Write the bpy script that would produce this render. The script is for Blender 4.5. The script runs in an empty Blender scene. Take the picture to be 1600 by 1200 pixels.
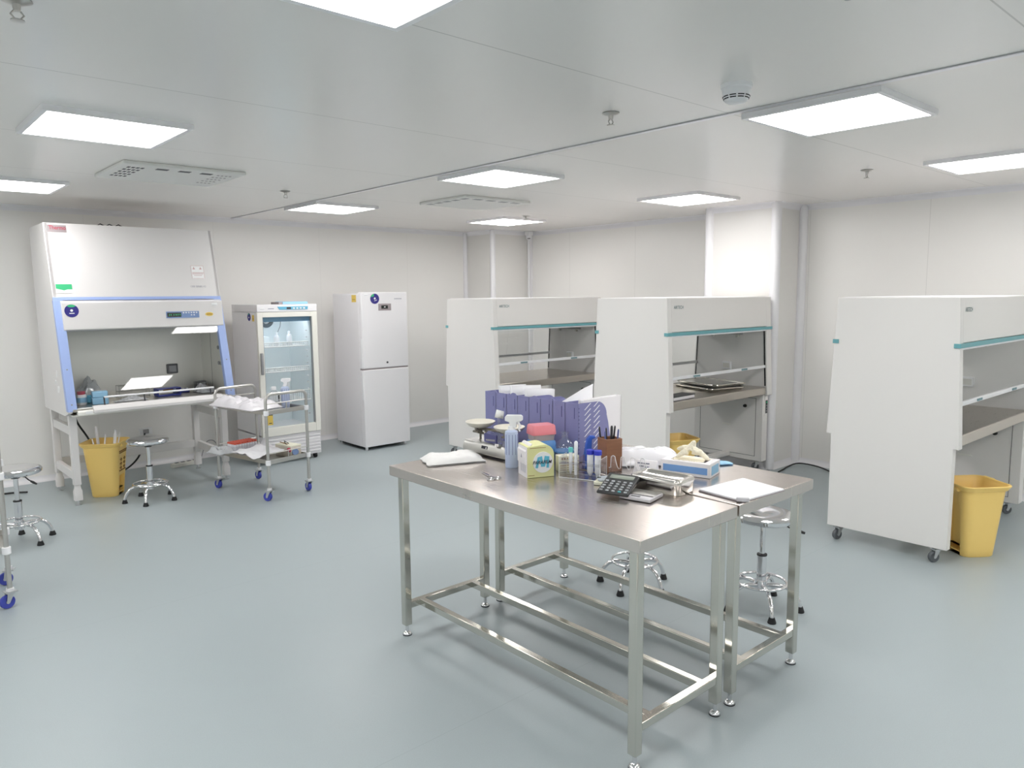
import bpy, bmesh, math, random
from mathutils import Vector, Matrix, noise

# ---------------------------------------------------------------- camera, world, exposure
S = bpy.context.scene
COL = S.collection
R = math.radians
PITCH, ROLL, YAW, FPX, CAMZ = R(6.83), R(-0.5), R(48.2), 1166.0, 1.65
fwd = Vector((math.cos(YAW) * math.cos(PITCH), math.sin(YAW) * math.cos(PITCH), -math.sin(PITCH)))
rgt = Vector((math.sin(YAW), -math.cos(YAW), 0))
upv = rgt.cross(fwd)
r2 = math.cos(ROLL) * rgt + math.sin(ROLL) * upv
u2 = -math.sin(ROLL) * rgt + math.cos(ROLL) * upv
cd = bpy.data.cameras.new('camera')
cam = bpy.data.objects.new('camera', cd)
COL.objects.link(cam)
M3 = Matrix((r2, u2, -fwd)).transposed()
cam.matrix_world = Matrix.Translation((0, 0, CAMZ)) @ M3.to_4x4()
cd.sensor_width = 36.0
cd.lens = FPX / 1600.0 * 36.0
cd.clip_start = 0.05
S.camera = cam
w = bpy.data.worlds.new('world')
S.world = w
w.use_nodes = True
w.node_tree.nodes['Background'].inputs[0].default_value = (0.8, 0.85, 0.9, 1)
w.node_tree.nodes['Background'].inputs[1].default_value = 0.15
S.view_settings.view_transform = 'Standard'
S.view_settings.look = 'None'
S.view_settings.gamma = 1.0
S.view_settings.exposure = 0.0
S.view_settings.use_curve_mapping = False
LAMP = 17.3          # radiance of the ceiling panels
S.cycles.max_bounces = 14
S.cycles.diffuse_bounces = 8
S.cycles.transparent_max_bounces = 24
S.cycles.caustics_reflective = False
S.cycles.caustics_refractive = False
S.cycles.sample_clamp_indirect = 6.0

# ---------------------------------------------------------------- materials
def lin(c):
    c /= 255.0
    return c / 12.92 if c <= 0.04045 else ((c + 0.055) / 1.055) ** 2.4
def rgb(r, g, b):
    return (lin(r), lin(g), lin(b), 1.0)

def mat(name, col, rough=0.5, metal=0.0, spec=0.5, noise_amt=0.0, nscale=20.0, nstretch=(1, 1, 1), bump=0.0, rough_var=0.0, trans=0.0, alpha=1.0, coat=0.0):
    m = bpy.data.materials.new(name)
    m.use_nodes = True
    nt = m.node_tree
    b = nt.nodes['Principled BSDF']
    b.inputs['Base Color'].default_value = col
    b.inputs['Roughness'].default_value = rough
    b.inputs['Metallic'].default_value = metal
    b.inputs['Specular IOR Level'].default_value = spec
    b.inputs['Transmission Weight'].default_value = trans
    b.inputs['Alpha'].default_value = alpha
    b.inputs['Coat Weight'].default_value = coat
    if noise_amt or bump or rough_var:
        tc = nt.nodes.new('ShaderNodeTexCoord')
        mp = nt.nodes.new('ShaderNodeMapping')
        mp.inputs['Scale'].default_value = nstretch
        nz = nt.nodes.new('ShaderNodeTexNoise')
        nz.inputs['Scale'].default_value = nscale
        nz.inputs['Detail'].default_value = 4.0
        nt.links.new(tc.outputs['Object'], mp.inputs['Vector'])
        nt.links.new(mp.outputs[0], nz.inputs['Vector'])
        if noise_amt:
            mr = nt.nodes.new('ShaderNodeMapRange')
            mr.inputs['To Min'].default_value = 1 - noise_amt
            mr.inputs['To Max'].default_value = 1 + noise_amt
            nt.links.new(nz.outputs[0], mr.inputs['Value'])
            mx = nt.nodes.new('ShaderNodeVectorMath')
            mx.operation = 'SCALE'
            mx.inputs[0].default_value = col[:3]
            nt.links.new(mr.outputs[0], mx.inputs['Scale'])
            nt.links.new(mx.outputs[0], b.inputs['Base Color'])
        if rough_var:
            mr2 = nt.nodes.new('ShaderNodeMapRange')
            mr2.inputs['To Min'].default_value = max(0.02, rough - rough_var)
            mr2.inputs['To Max'].default_value = rough + rough_var
            nt.links.new(nz.outputs[0], mr2.inputs['Value'])
            nt.links.new(mr2.outputs[0], b.inputs['Roughness'])
        if bump:
            bp = nt.nodes.new('ShaderNodeBump')
            bp.inputs['Strength'].default_value = bump
            bp.inputs['Distance'].default_value = 0.004
            nt.links.new(nz.outputs[0], bp.inputs['Height'])
            nt.links.new(bp.outputs[0], b.inputs['Normal'])
    return m

def panel_mat(name, col, rough, seams, spec=0.5, na=0.012, ns=1.3, dark=0.72):
    """painted steel sandwich panels with hairline joints: seams = [(axis, offset, pitch, half width)]"""
    m = mat(name, col, rough, spec=spec, noise_amt=na, nscale=ns)
    nt = m.node_tree
    b = nt.nodes['Principled BSDF']
    src = b.inputs['Base Color'].links[0].from_socket
    tc = nt.nodes.new('ShaderNodeTexCoord')
    sp = nt.nodes.new('ShaderNodeSeparateXYZ')
    nt.links.new(tc.outputs['Object'], sp.inputs[0])
    prev = None
    for ax, off, pitch, hw in seams:
        a = nt.nodes.new('ShaderNodeMath'); a.operation = 'SUBTRACT'
        nt.links.new(sp.outputs[ax], a.inputs[0]); a.inputs[1].default_value = off
        p = nt.nodes.new('ShaderNodeMath'); p.operation = 'PINGPONG'
        nt.links.new(a.outputs[0], p.inputs[0]); p.inputs[1].default_value = pitch / 2
        l = nt.nodes.new('ShaderNodeMath'); l.operation = 'LESS_THAN'
        nt.links.new(p.outputs[0], l.inputs[0]); l.inputs[1].default_value = hw
        if prev is None:
            prev = l
        else:
            mx = nt.nodes.new('ShaderNodeMath'); mx.operation = 'MAXIMUM'
            nt.links.new(prev.outputs[0], mx.inputs[0]); nt.links.new(l.outputs[0], mx.inputs[1]); prev = mx
    mix = nt.nodes.new('ShaderNodeMix'); mix.data_type = 'RGBA'
    nt.links.new(prev.outputs[0], mix.inputs[0])
    nt.links.new(src, mix.inputs[6])
    mix.inputs[7].default_value = tuple(c * dark for c in col[:3]) + (1,)
    nt.links.new(mix.outputs[2], b.inputs['Base Color'])
    return m

def glass_mat(name, tint=(1, 1, 1, 1), refl=1.8, haze=0.0):
    """clear sheet: transparent with a mirror coat by Fresnel, a little white haze if asked"""
    m = bpy.data.materials.new(name)
    m.use_nodes = True
    nt = m.node_tree
    nt.nodes.clear()
    out = nt.nodes.new('ShaderNodeOutputMaterial')
    tr = nt.nodes.new('ShaderNodeBsdfTransparent'); tr.inputs[0].default_value = tint
    gl = nt.nodes.new('ShaderNodeBsdfGlossy'); gl.inputs['Roughness'].default_value = 0.02
    # Schlick reflectance from the facing angle, alike from both sides of the sheet
    fr = nt.nodes.new('ShaderNodeLayerWeight'); fr.inputs[0].default_value = 0.5
    pw = nt.nodes.new('ShaderNodeMath'); pw.operation = 'POWER'; pw.inputs[1].default_value = 5.0
    nt.links.new(fr.outputs['Facing'], pw.inputs[0])
    mu = nt.nodes.new('ShaderNodeMath'); mu.operation = 'MULTIPLY_ADD'; mu.use_clamp = True
    mu.inputs[1].default_value = 0.96 * min(refl, 1.0)
    mu.inputs[2].default_value = 0.04 * refl
    nt.links.new(pw.outputs[0], mu.inputs[0])
    mx = nt.nodes.new('ShaderNodeMixShader')
    nt.links.new(mu.outputs[0], mx.inputs[0])
    base = tr
    if haze:
        df = nt.nodes.new('ShaderNodeBsdfDiffuse'); df.inputs[0].default_value = (0.85, 0.86, 0.88, 1)
        tl = nt.nodes.new('ShaderNodeBsdfTranslucent'); tl.inputs[0].default_value = (0.85, 0.86, 0.88, 1)
        dm = nt.nodes.new('ShaderNodeMixShader'); dm.inputs[0].default_value = 0.4
        nt.links.new(df.outputs[0], dm.inputs[1]); nt.links.new(tl.outputs[0], dm.inputs[2])
        hm = nt.nodes.new('ShaderNodeMixShader'); hm.inputs[0].default_value = haze
        nt.links.new(tr.outputs[0], hm.inputs[1]); nt.links.new(dm.outputs[0], hm.inputs[2])
        base = hm
    nt.links.new(base.outputs[0], mx.inputs[1])
    nt.links.new(gl.outputs[0], mx.inputs[2])
    nt.links.new(mx.outputs[0], out.inputs[0])
    return m

def emit_mat(name, col, strength):
    m = bpy.data.materials.new(name)
    m.use_nodes = True
    nt = m.node_tree
    nt.nodes.clear()
    out = nt.nodes.new('ShaderNodeOutputMaterial')
    e = nt.nodes.new('ShaderNodeEmission')
    e.inputs[0].default_value = col
    e.inputs[1].default_value = strength
    nt.links.new(e.outputs[0], out.inputs[0])
    return m

M = {}
M['floor'] = panel_mat('floor_vinyl', rgb(163, 173, 176), 0.36, [(1, 2.155, 2.0, 0.0012)], spec=0.4, na=0.10, ns=260.0, dark=0.86)
M['wall'] = panel_mat('wall_panel_back', rgb(236, 234, 231), 0.33, [(0, 0.55, 1.18, 0.002)], dark=0.92)
M['wall_r'] = panel_mat('wall_panel_right', rgb(236, 234, 231), 0.33, [(1, 2.40, 1.04, 0.0025)], dark=0.86)
M['ceil'] = panel_mat('ceiling_panel', rgb(242, 238, 234), 0.24, [(1, 0.745, 1.215, 0.003)], spec=0.6)
M['trim'] = mat('white_aluminium_trim', rgb(232, 231, 234), 0.28, spec=0.6)
M['alu'] = mat('aluminium', rgb(205, 205, 210), 0.3, metal=0.8)
M['lampframe'] = mat('lamp_frame', rgb(240, 238, 240), 0.35)
M['lamp'] = emit_mat('lamp_diffuser', (1.0, 0.985, 0.972, 1), LAMP)
M['paint'] = mat('painted_steel_white', rgb(233, 231, 233), 0.36)
M['bench'] = mat('bench_paint', rgb(231, 228, 225), 0.38)
M['cream'] = mat('cream_paint', rgb(232, 230, 222), 0.4)
M['greyin'] = mat('grey_inner', rgb(238, 236, 230), 0.3)
M['inner_steel'] = mat('inner_stainless', rgb(226, 224, 218), 0.42, metal=0.75)
M['teal'] = mat('teal_stripe', rgb(108, 168, 175), 0.45)
M['blue_trim'] = mat('blue_trim', rgb(158, 178, 226), 0.4)
M['steel'] = mat('brushed_steel', rgb(216, 208, 202), 0.27, metal=1.0, noise_amt=0.006, nscale=5.0, nstretch=(40, 1, 1), rough_var=0.012)
M['steel_in'] = mat('steel_worktop', rgb(206, 199, 190), 0.28, metal=1.0, noise_amt=0.012, nscale=5.0, nstretch=(1, 30, 1), rough_var=0.02)
M['tube'] = mat('polished_tube', rgb(206, 204, 196), 0.12, metal=1.0, bump=0.06, nscale=7.0)
M['boxsteel'] = mat('box_steel', rgb(214, 211, 206), 0.14, metal=1.0)
M['pillar'] = mat('pillar_panel', rgb(224, 222, 219), 0.33)  # same panel as the walls, colour darkened against the close lamp's glare
M['chrome'] = mat('chrome', rgb(226, 226, 228), 0.07, metal=1.0)
M['satin'] = mat('satin_steel', rgb(198, 196, 192), 0.3, metal=0.9)
M['black'] = mat('black_rubber', rgb(28, 28, 30), 0.55)
M['dark'] = mat('dark_grey_plastic', rgb(62, 62, 66), 0.5)
M['wheelgrey'] = mat('wheel_grey', rgb(88, 92, 96), 0.5)
M['zinc'] = mat('zinc', rgb(200, 202, 204), 0.32, metal=0.85)
M['castblue'] = mat('caster_blue', rgb(62, 72, 168), 0.45)
M['whiteplas'] = mat('white_plastic', rgb(236, 236, 238), 0.4)
M['greyplas'] = mat('grey_plastic', rgb(150, 150, 152), 0.45)
M['offwhite'] = mat('off_white_plastic', rgb(214, 212, 204), 0.5)
M['yellow'] = mat('yellow_plastic', rgb(246, 211, 126), 0.38)
M['ystick'] = mat('yellow_label', rgb(226, 196, 96), 0.6)
M['navy'] = mat('navy_sticker', rgb(46, 40, 128), 0.5)
M['green'] = mat('green_sticker', rgb(60, 182, 124), 0.5)
M['white'] = mat('white_print', rgb(240, 240, 240), 0.6)
M['red'] = mat('red_print', rgb(178, 60, 82), 0.6)
M['grey_print'] = mat('grey_print', rgb(150, 150, 165), 0.6)
M['teal_print'] = mat('teal_print', rgb(110, 142, 148), 0.6)
M['black_print'] = mat('black_print', rgb(36, 36, 48), 0.6)
M['pink_print'] = mat('pink_print', rgb(206, 176, 176), 0.6)
M['brown_print'] = mat('brown_print', rgb(146, 104, 52), 0.6)
M['plate'] = mat('plate_grey', rgb(158, 148, 150), 0.45)
M['display'] = mat('display_black', rgb(26, 34, 32), 0.2)
M['panelblue'] = mat('control_panel_blue', rgb(122, 146, 190), 0.45)
M['skyblue'] = mat('sky_blue_plastic', rgb(104, 176, 206), 0.45)
M['boxblue'] = mat('pale_blue_card', rgb(152, 198, 228), 0.6)
M['inner_blue'] = mat('fridge_header_blue', rgb(120, 164, 196), 0.5)
M['fridgein'] = mat('fridge_liner', rgb(236, 242, 244), 0.5)
M['pane'] = glass_mat('window_glass', (0.97, 0.98, 0.98, 1), 2.0)
M['pane_f'] = glass_mat('fridge_glass', (0.955, 0.975, 0.975, 1), 1.4)
M['acryl'] = glass_mat('clear_acrylic', (0.985, 0.985, 0.99, 1), 1.6, 0.03)
M['clear'] = glass_mat('clear_plastic', (0.97, 0.97, 0.98, 1), 2.0, 0.16)
M['film'] = glass_mat('plastic_film', (0.94, 0.94, 0.96, 1), 2.0, 0.82)
M['filmthick'] = glass_mat('white_film', (0.95, 0.95, 0.97, 1), 2.0, 0.8)
M['frost'] = mat('frosted_plastic', rgb(240, 241, 246), 0.45)
M['bagfilm'] = mat('crinkled_film', rgb(238, 235, 239), 0.25, alpha=0.86, bump=0.35, nscale=26.0)
M['packfilm'] = mat('glossy_pack_film', rgb(240, 239, 243), 0.22, bump=0.2, nscale=16.0, coat=0.4)
M['bag'] = mat('white_poly_bag', rgb(240, 238, 236), 0.42, bump=0.25, nscale=28.0)
M['paper'] = mat('white_paper', rgb(238, 237, 240), 0.75)
M['sprayblue'] = mat('spray_bottle_blue', rgb(200, 212, 240), 0.4, trans=0.1)
M['stripeblue'] = mat('spray_stripe', rgb(140, 150, 196), 0.45)
M['rack'] = mat('slate_blue_plastic', rgb(130, 130, 176), 0.5)
M['rackdark'] = mat('slate_shadow_slot', rgb(80, 80, 128), 0.6)
M['pfbox'] = mat('pale_yellow_card', rgb(226, 226, 166), 0.6)
M['pfm'] = mat('cyan_print', rgb(98, 182, 208), 0.6)
M['pink'] = mat('pink_lid', rgb(230, 136, 146), 0.4)
M['greybox'] = mat('grey_clear_box', rgb(178, 168, 170), 0.35)
M['tipblue'] = mat('blue_box', rgb(96, 146, 204), 0.4)
M['capblue'] = mat('cap_blue', rgb(52, 62, 190), 0.4)
M['capteal'] = mat('cap_teal', rgb(110, 208, 208), 0.4)
M['glassblue'] = glass_mat('flask_glass', (0.93, 0.94, 0.97, 1), 2.2, 0.05)
M['wood'] = mat('cup_wood', rgb(142, 98, 72), 0.5, noise_amt=0.3, nscale=9.0, nstretch=(1, 1, 7))
M['brightblue'] = mat('bright_blue_plastic', rgb(50, 92, 190), 0.4)
M['pend'] = mat('pen_dark', rgb(40, 38, 44), 0.4)
M['penb'] = mat('pen_blue', rgb(92, 100, 150), 0.4)
M['glove'] = mat('latex', rgb(238, 230, 208), 0.55, bump=0.3, nscale=40.0)
M['cardwhite'] = mat('card_white', rgb(240, 236, 238), 0.6)
M['cardblue'] = mat('card_blue', rgb(120, 162, 216), 0.6)
M['calc'] = mat('calculator_black', rgb(34, 36, 38), 0.4)
M['lcd'] = mat('lcd', rgb(142, 150, 138), 0.35)
M['key'] = mat('key_grey', rgb(176, 180, 184), 0.45)
M['keyteal'] = mat('key_teal', rgb(92, 168, 176), 0.45)
M['silver'] = mat('silver_plastic', rgb(206, 204, 208), 0.3, metal=0.3)
M['ivory'] = mat('ivory', rgb(238, 236, 216), 0.6)
M['porcelain'] = mat('pan_enamel', rgb(236, 230, 216), 0.3)
M['brass'] = mat('dull_metal', rgb(132, 126, 116), 0.3, metal=0.8)
M['bluerack'] = mat('navy_plastic', rgb(46, 58, 140), 0.4)
M['orangecap'] = mat('orange_red_cap', rgb(222, 104, 84), 0.45)
M['led'] = emit_mat('fridge_led', (1.0, 1.0, 1.0, 1), 26.0)  # glow of a strip added to brighten the refrigerator interior
M['ceilvent'] = mat('vent_panel', rgb(232, 230, 226), 0.4)
M['cabinet'] = mat('cabinet_paint', rgb(221, 218, 217), 0.38)
M['dish'] = mat('grey_glass_dish', rgb(184, 192, 198), 0.15, coat=0.4)
M['fanring'] = mat('fan_ring', rgb(84, 92, 98), 0.5)
M['amber'] = mat('warm_translucent', rgb(226, 216, 200), 0.5)

# ---------------------------------------------------------------- mesh helpers
class MB:
    def __init__(s):
        s.v = []; s.f = []
    def add(s, vs, fs):
        n = len(s.v)
        s.v += [tuple(p) for p in vs]
        s.f += [tuple(i + n for i in f) for f in fs]
        return s
    def box(s, x0, x1, y0, y1, z0, z1):
        return s.add([(x0, y0, z0), (x1, y0, z0), (x1, y1, z0), (x0, y1, z0), (x0, y0, z1), (x1, y0, z1), (x1, y1, z1), (x0, y1, z1)],
                     [(3, 2, 1, 0), (4, 5, 6, 7), (0, 1, 5, 4), (1, 2, 6, 5), (2, 3, 7, 6), (3, 0, 4, 7)])
    def cbox(s, c, d, mx=None):
        a = MB().box(-d[0] / 2, d[0] / 2, -d[1] / 2, d[1] / 2, -d[2] / 2, d[2] / 2)
        mx = mx or Matrix.Identity(3)
        return s.add([mx @ Vector(p) + Vector(c) for p in a.v], a.f)
    def rings(s, rs, cap0=True, cap1=True, closed=False):
        n = len(rs[0]); vs = [p for r in rs for p in r]; fs = []
        m = len(rs)
        for i in range(m if closed else m - 1):
            j = (i + 1) % m
            for k in range(n):
                l = (k + 1) % n
                fs.append((i * n + k, i * n + l, j * n + l, j * n + k))
        if not closed:
            if cap0: fs.append(tuple(range(n))[::-1])
            if cap1: fs.append(tuple((m - 1) * n + k for k in range(n)))
        return s.add(vs, fs)
    def tube(s, pts, r, seg=10, closed=False):
        pts = [Vector(p) for p in pts]; n = len(pts); rs = []
        up = Vector((0, 0, 1)); t0 = (pts[1] - pts[0]).normalized()
        if abs(t0.dot(up)) > 0.9: up = Vector((1, 0, 0))
        a = t0.cross(up).normalized()
        for i in range(n):
            if closed: t = (pts[(i + 1) % n] - pts[i - 1]).normalized()
            elif i == 0: t = (pts[1] - pts[0]).normalized()
            elif i == n - 1: t = (pts[-1] - pts[-2]).normalized()
            else: t = (pts[i + 1] - pts[i - 1]).normalized()
            a = (a - t * a.dot(t)).normalized(); b = t.cross(a)
            rr = r[i] if isinstance(r, (list, tuple)) else r
            rs.append([pts[i] + (a * math.cos(2 * math.pi * k / seg) + b * math.sin(2 * math.pi * k / seg)) * rr for k in range(seg)])
        return s.rings(rs, closed=closed)
    def cyl(s, p0, p1, r0, r1=None, seg=20):
        return s.tube([p0, p1], [r0, r0 if r1 is None else r1], seg)
    def lathe(s, prof, seg=32, o=(0, 0, 0)):
        rs = [[(o[0] + max(r, 1e-5) * math.cos(2 * math.pi * k / seg), o[1] + max(r, 1e-5) * math.sin(2 * math.pi * k / seg), o[2] + z) for k in range(seg)] for r, z in prof]
        return s.rings(rs)
    def torus(s, R0, r, o=(0, 0, 0), seg=40, s2=10):
        return s.tube([(o[0] + R0 * math.cos(2 * math.pi * k / seg), o[1] + R0 * math.sin(2 * math.pi * k / seg), o[2]) for k in range(seg)], r, s2, True)
    def prism(s, poly, ax, a, b):
        def p3(p, t):
            return (t, p[0], p[1]) if ax == 'x' else (p[0], t, p[1]) if ax == 'y' else (p[0], p[1], t)
        return s.rings([[p3(p, a) for p in poly], [p3(p, b) for p in poly]])
    def grid(s, nx, ny, fn):
        vs = [fn(i / nx, j / ny) for j in range(ny + 1) for i in range(nx + 1)]
        fs = [(j * (nx + 1) + i, j * (nx + 1) + i + 1, (j + 1) * (nx + 1) + i + 1, (j + 1) * (nx + 1) + i) for j in range(ny) for i in range(nx)]
        return s.add(vs, fs)
    def text(s, body, size, fn, depth=0.0006, spacing=1.0, bold=0.0):
        cu = bpy.data.curves.new('t', 'FONT')
        cu.body = body; cu.size = size; cu.extrude = depth; cu.space_character = spacing; cu.offset = bold
        ob = bpy.data.objects.new('t', cu); COL.objects.link(ob)
        dg = bpy.context.evaluated_depsgraph_get()
        me = bpy.data.meshes.new_from_object(ob.evaluated_get(dg))
        s.add([fn(v.co.x, v.co.y, v.co.z) for v in me.vertices], [tuple(p.vertices) for p in me.polygons])
        bpy.data.objects.remove(ob); bpy.data.curves.remove(cu); bpy.data.meshes.remove(me)
        return s
    def build(s, name, m, parent=None, bevel=0.0, solid=0.0, sub=0, kind=None, label=None, loc=None, rot=None, sharp=38, bseg=2):
        me = bpy.data.meshes.new(name)
        bm = bmesh.new()
        vs = [bm.verts.new(p) for p in s.v]
        for f in s.f:
            try: bm.faces.new([vs[i] for i in f])
            except ValueError: pass
        bmesh.ops.recalc_face_normals(bm, faces=bm.faces)
        bm.to_mesh(me); bm.free()
        for p in me.polygons: p.use_smooth = True
        me.set_sharp_from_angle(angle=R(sharp))
        me.materials.append(M[m] if isinstance(m, str) else m)
        o = bpy.data.objects.new(name, me); COL.objects.link(o)
        if parent: o.parent = parent
        if loc: o.location = loc
        if rot: o.rotation_euler = rot
        if solid:
            md = o.modifiers.new('solid', 'SOLIDIFY'); md.thickness = solid; md.offset = 0
        if sub:
            md = o.modifiers.new('sub', 'SUBSURF'); md.levels = sub; md.render_levels = sub
        if bevel:
            md = o.modifiers.new('bevel', 'BEVEL'); md.width = bevel; md.segments = bseg; md.limit_method = 'ANGLE'; md.angle_limit = R(40)
        if kind: o['kind'] = kind
        if label: o['label'] = label
        return o

def B(*a):
    return MB().box(*a)
def tag(o, label, cat, group=None):
    o['label'] = label; o['category'] = cat
    if group: o['group'] = group
    return o
def thing(name, label, cat, loc=(0, 0, 0), rz=0.0, group=None):
    o = bpy.data.objects.new(name, None); COL.objects.link(o)
    o.location = loc; o.rotation_euler = (0, 0, rz); o.empty_display_size = 0.1
    return tag(o, label, cat, group)
def dup(root, loc, rz, label, group=None):
    def cp(o, par):
        c = o.copy(); COL.objects.link(c); c.parent = par
        for ch in list(o.children): cp(ch, c)
        return c
    r = cp(root, None); r.location = loc; r.rotation_euler = (0, 0, rz); r['label'] = label
    if group: r['group'] = group
    return r
def rrect(w_, d_, r, z, n=5, cx=0.0, cy=0.0):
    out = []
    for sx, sy, a0 in ((1, 1, 0), (-1, 1, 90), (-1, -1, 180), (1, -1, 270)):
        for k in range(n + 1):
            a = R(a0 + 90 * k / n)
            out.append((cx + sx * (w_ / 2 - r) + r * math.cos(a), cy + sy * (d_ / 2 - r) + r * math.sin(a), z))
    return out
def arc(cx, cy, r, a0, a1, n):
    return [(cx + r * math.cos(R(a0 + (a1 - a0) * k / n)), cy + r * math.sin(R(a0 + (a1 - a0) * k / n))) for k in range(n + 1)]
def struct(o):
    o['kind'] = 'structure'; return o
def crumple(w_, d_, h, seed, nx=30, ny=20, amp=0.5, pw=4.0, low=0.1, freq=9.0, edge=0.12):
    """closed soft bag: upper and lower sheet meeting along a ragged outline"""
    off = Vector((seed * 7.3, seed * 3.1, seed * 1.7))
    def pt(u, v, top):
        x, y = 2 * u - 1, 2 * v - 1
        e = 1 + edge * noise.noise(Vector((x * 2.2, y * 2.2, 0.0)) + off)
        px, py = x * w_ / 2 * e, y * d_ / 2 * e
        k = (1 - abs(x) ** pw) * (1 - abs(y) ** pw)
        nz = noise.fractal(Vector((px * freq, py * freq, 0.3)) + off, 0.9, 2.1, 4)
        rid = abs(noise.noise(Vector((px * freq * 1.6, py * freq * 1.6, 1.3)) + off))
        if top: return (px, py, 0.004 + h * k * (0.75 + amp * nz - amp * 0.6 * rid) + 0.002)
        return (px, py, low * 0.0)
    m = MB().grid(nx, ny, lambda u, v: pt(u, v, True)).grid(nx, ny, lambda u, v: pt(u, v, False))
    return m
def weld(o, d=0.0025):
    bm = bmesh.new(); bm.from_mesh(o.data)
    bmesh.ops.remove_doubles(bm, verts=bm.verts, dist=d)
    bmesh.ops.recalc_face_normals(bm, faces=bm.faces)
    bm.to_mesh(o.data); bm.free()
    return o
def mz(a):
    return Matrix.Rotation(a, 3, 'Z')

# ---------------------------------------------------------------- the room
XL, XR, YF, YB, H = -5.2, 6.85, -5.2, 7.82, 2.462
struct(B(XL, XR, YF, YB, -0.1, 0).build('floor', 'floor'))
struct(B(XL - .12, XR + .12, YF - .12, YB + .12, H, H + 0.1).build('ceiling', 'ceil'))
struct(B(XL, XR + .12, YB, YB + .12, 0, H).build('wall_back', 'wall'))
struct(B(XR, XR + .12, YF, YB, 0, H).build('wall_right', 'wall_r'))
struct(B(XL - .12, XL, YF, YB, 0, H).build('wall_left', 'wall_r'))
struct(B(XL, XR, YF - .12, YF, 0, H).build('wall_front', 'wall'))
PX, PY0, PY1 = 6.385, 3.52, 4.24        # column on the right wall
struct(B(PX, XR, PY0, PY1, 0, H).build('wall_pillar_right', 'pillar'))
CX, CY = 6.19, 7.27                     # column in the corner
struct(B(CX, XR, CY, YB, 0, H).build('wall_pillar_corner', 'pillar'))
# rounded aluminium coving
def cove(r):
    return [(0, 0), (r, 0)] + [(r - r * math.cos(R(a)) * 1.0 if False else r * (1 - math.sin(R(a))), r * (1 - math.cos(R(a)))) for a in range(10, 90, 10)] + [(0, r)]
CV = cove(0.05)
def cove_run(name, p0, p1, inward, top):
    """quarter coving along p0-p1 (xy), inward = unit vector away from the wall"""
    ring = []
    for p in (p0, p1):
        ring.append([(p[0] + inward[0] * a, p[1] + inward[1] * a, (H - b) if top else b) for a, b in CV])
    struct(MB().rings(ring).build(name, 'trim', sharp=30))
runs = [('back', (XL, YB), (CX, YB), (0, -1)), ('corner_side', (CX, YB), (CX, CY), (-1, 0)), ('corner_front', (CX, CY), (XR, CY), (0, -1)),
        ('right_far', (XR, CY), (XR, PY1), (-1, 0)), ('pillar_far', (PX, PY1), (XR, PY1), (0, 1)), ('pillar_face', (PX, PY1), (PX, PY0), (-1, 0)), ('pillar_near', (PX, PY0), (XR, PY0), (0, -1)),
        ('right_near', (XR, PY0), (XR, YF), (-1, 0))]
for i, (nm, a, b, inw) in enumerate(runs):
    cove_run('baseboard_' + nm, a, b, inw, False)
    cove_run('trim_%d' % (i + 1), a, b, inw, True)
ti = len(runs) + 1
for (x, y, r) in ((CX + .012, CY + .012, .036), (PX + .012, PY0 + .012, .045), (PX + .012, PY1 - .012, .045), (CX - .012, YB - .012, .03), (XR - .012, CY - .012, .03), (XR - .014, PY0 - .014, .045), (XR - .012, PY1 + .012, .03)):
    struct(MB().cyl((x, y, 0.0), (x, y, H), r, seg=24).build('trim_%d' % ti, 'trim')); ti += 1
struct(B(3.085, 3.115, YF, YB, H - 0.006, H).build('trim_%d' % ti, 'alu', bevel=0.002)); ti += 1   # ceiling joint strip

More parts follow.
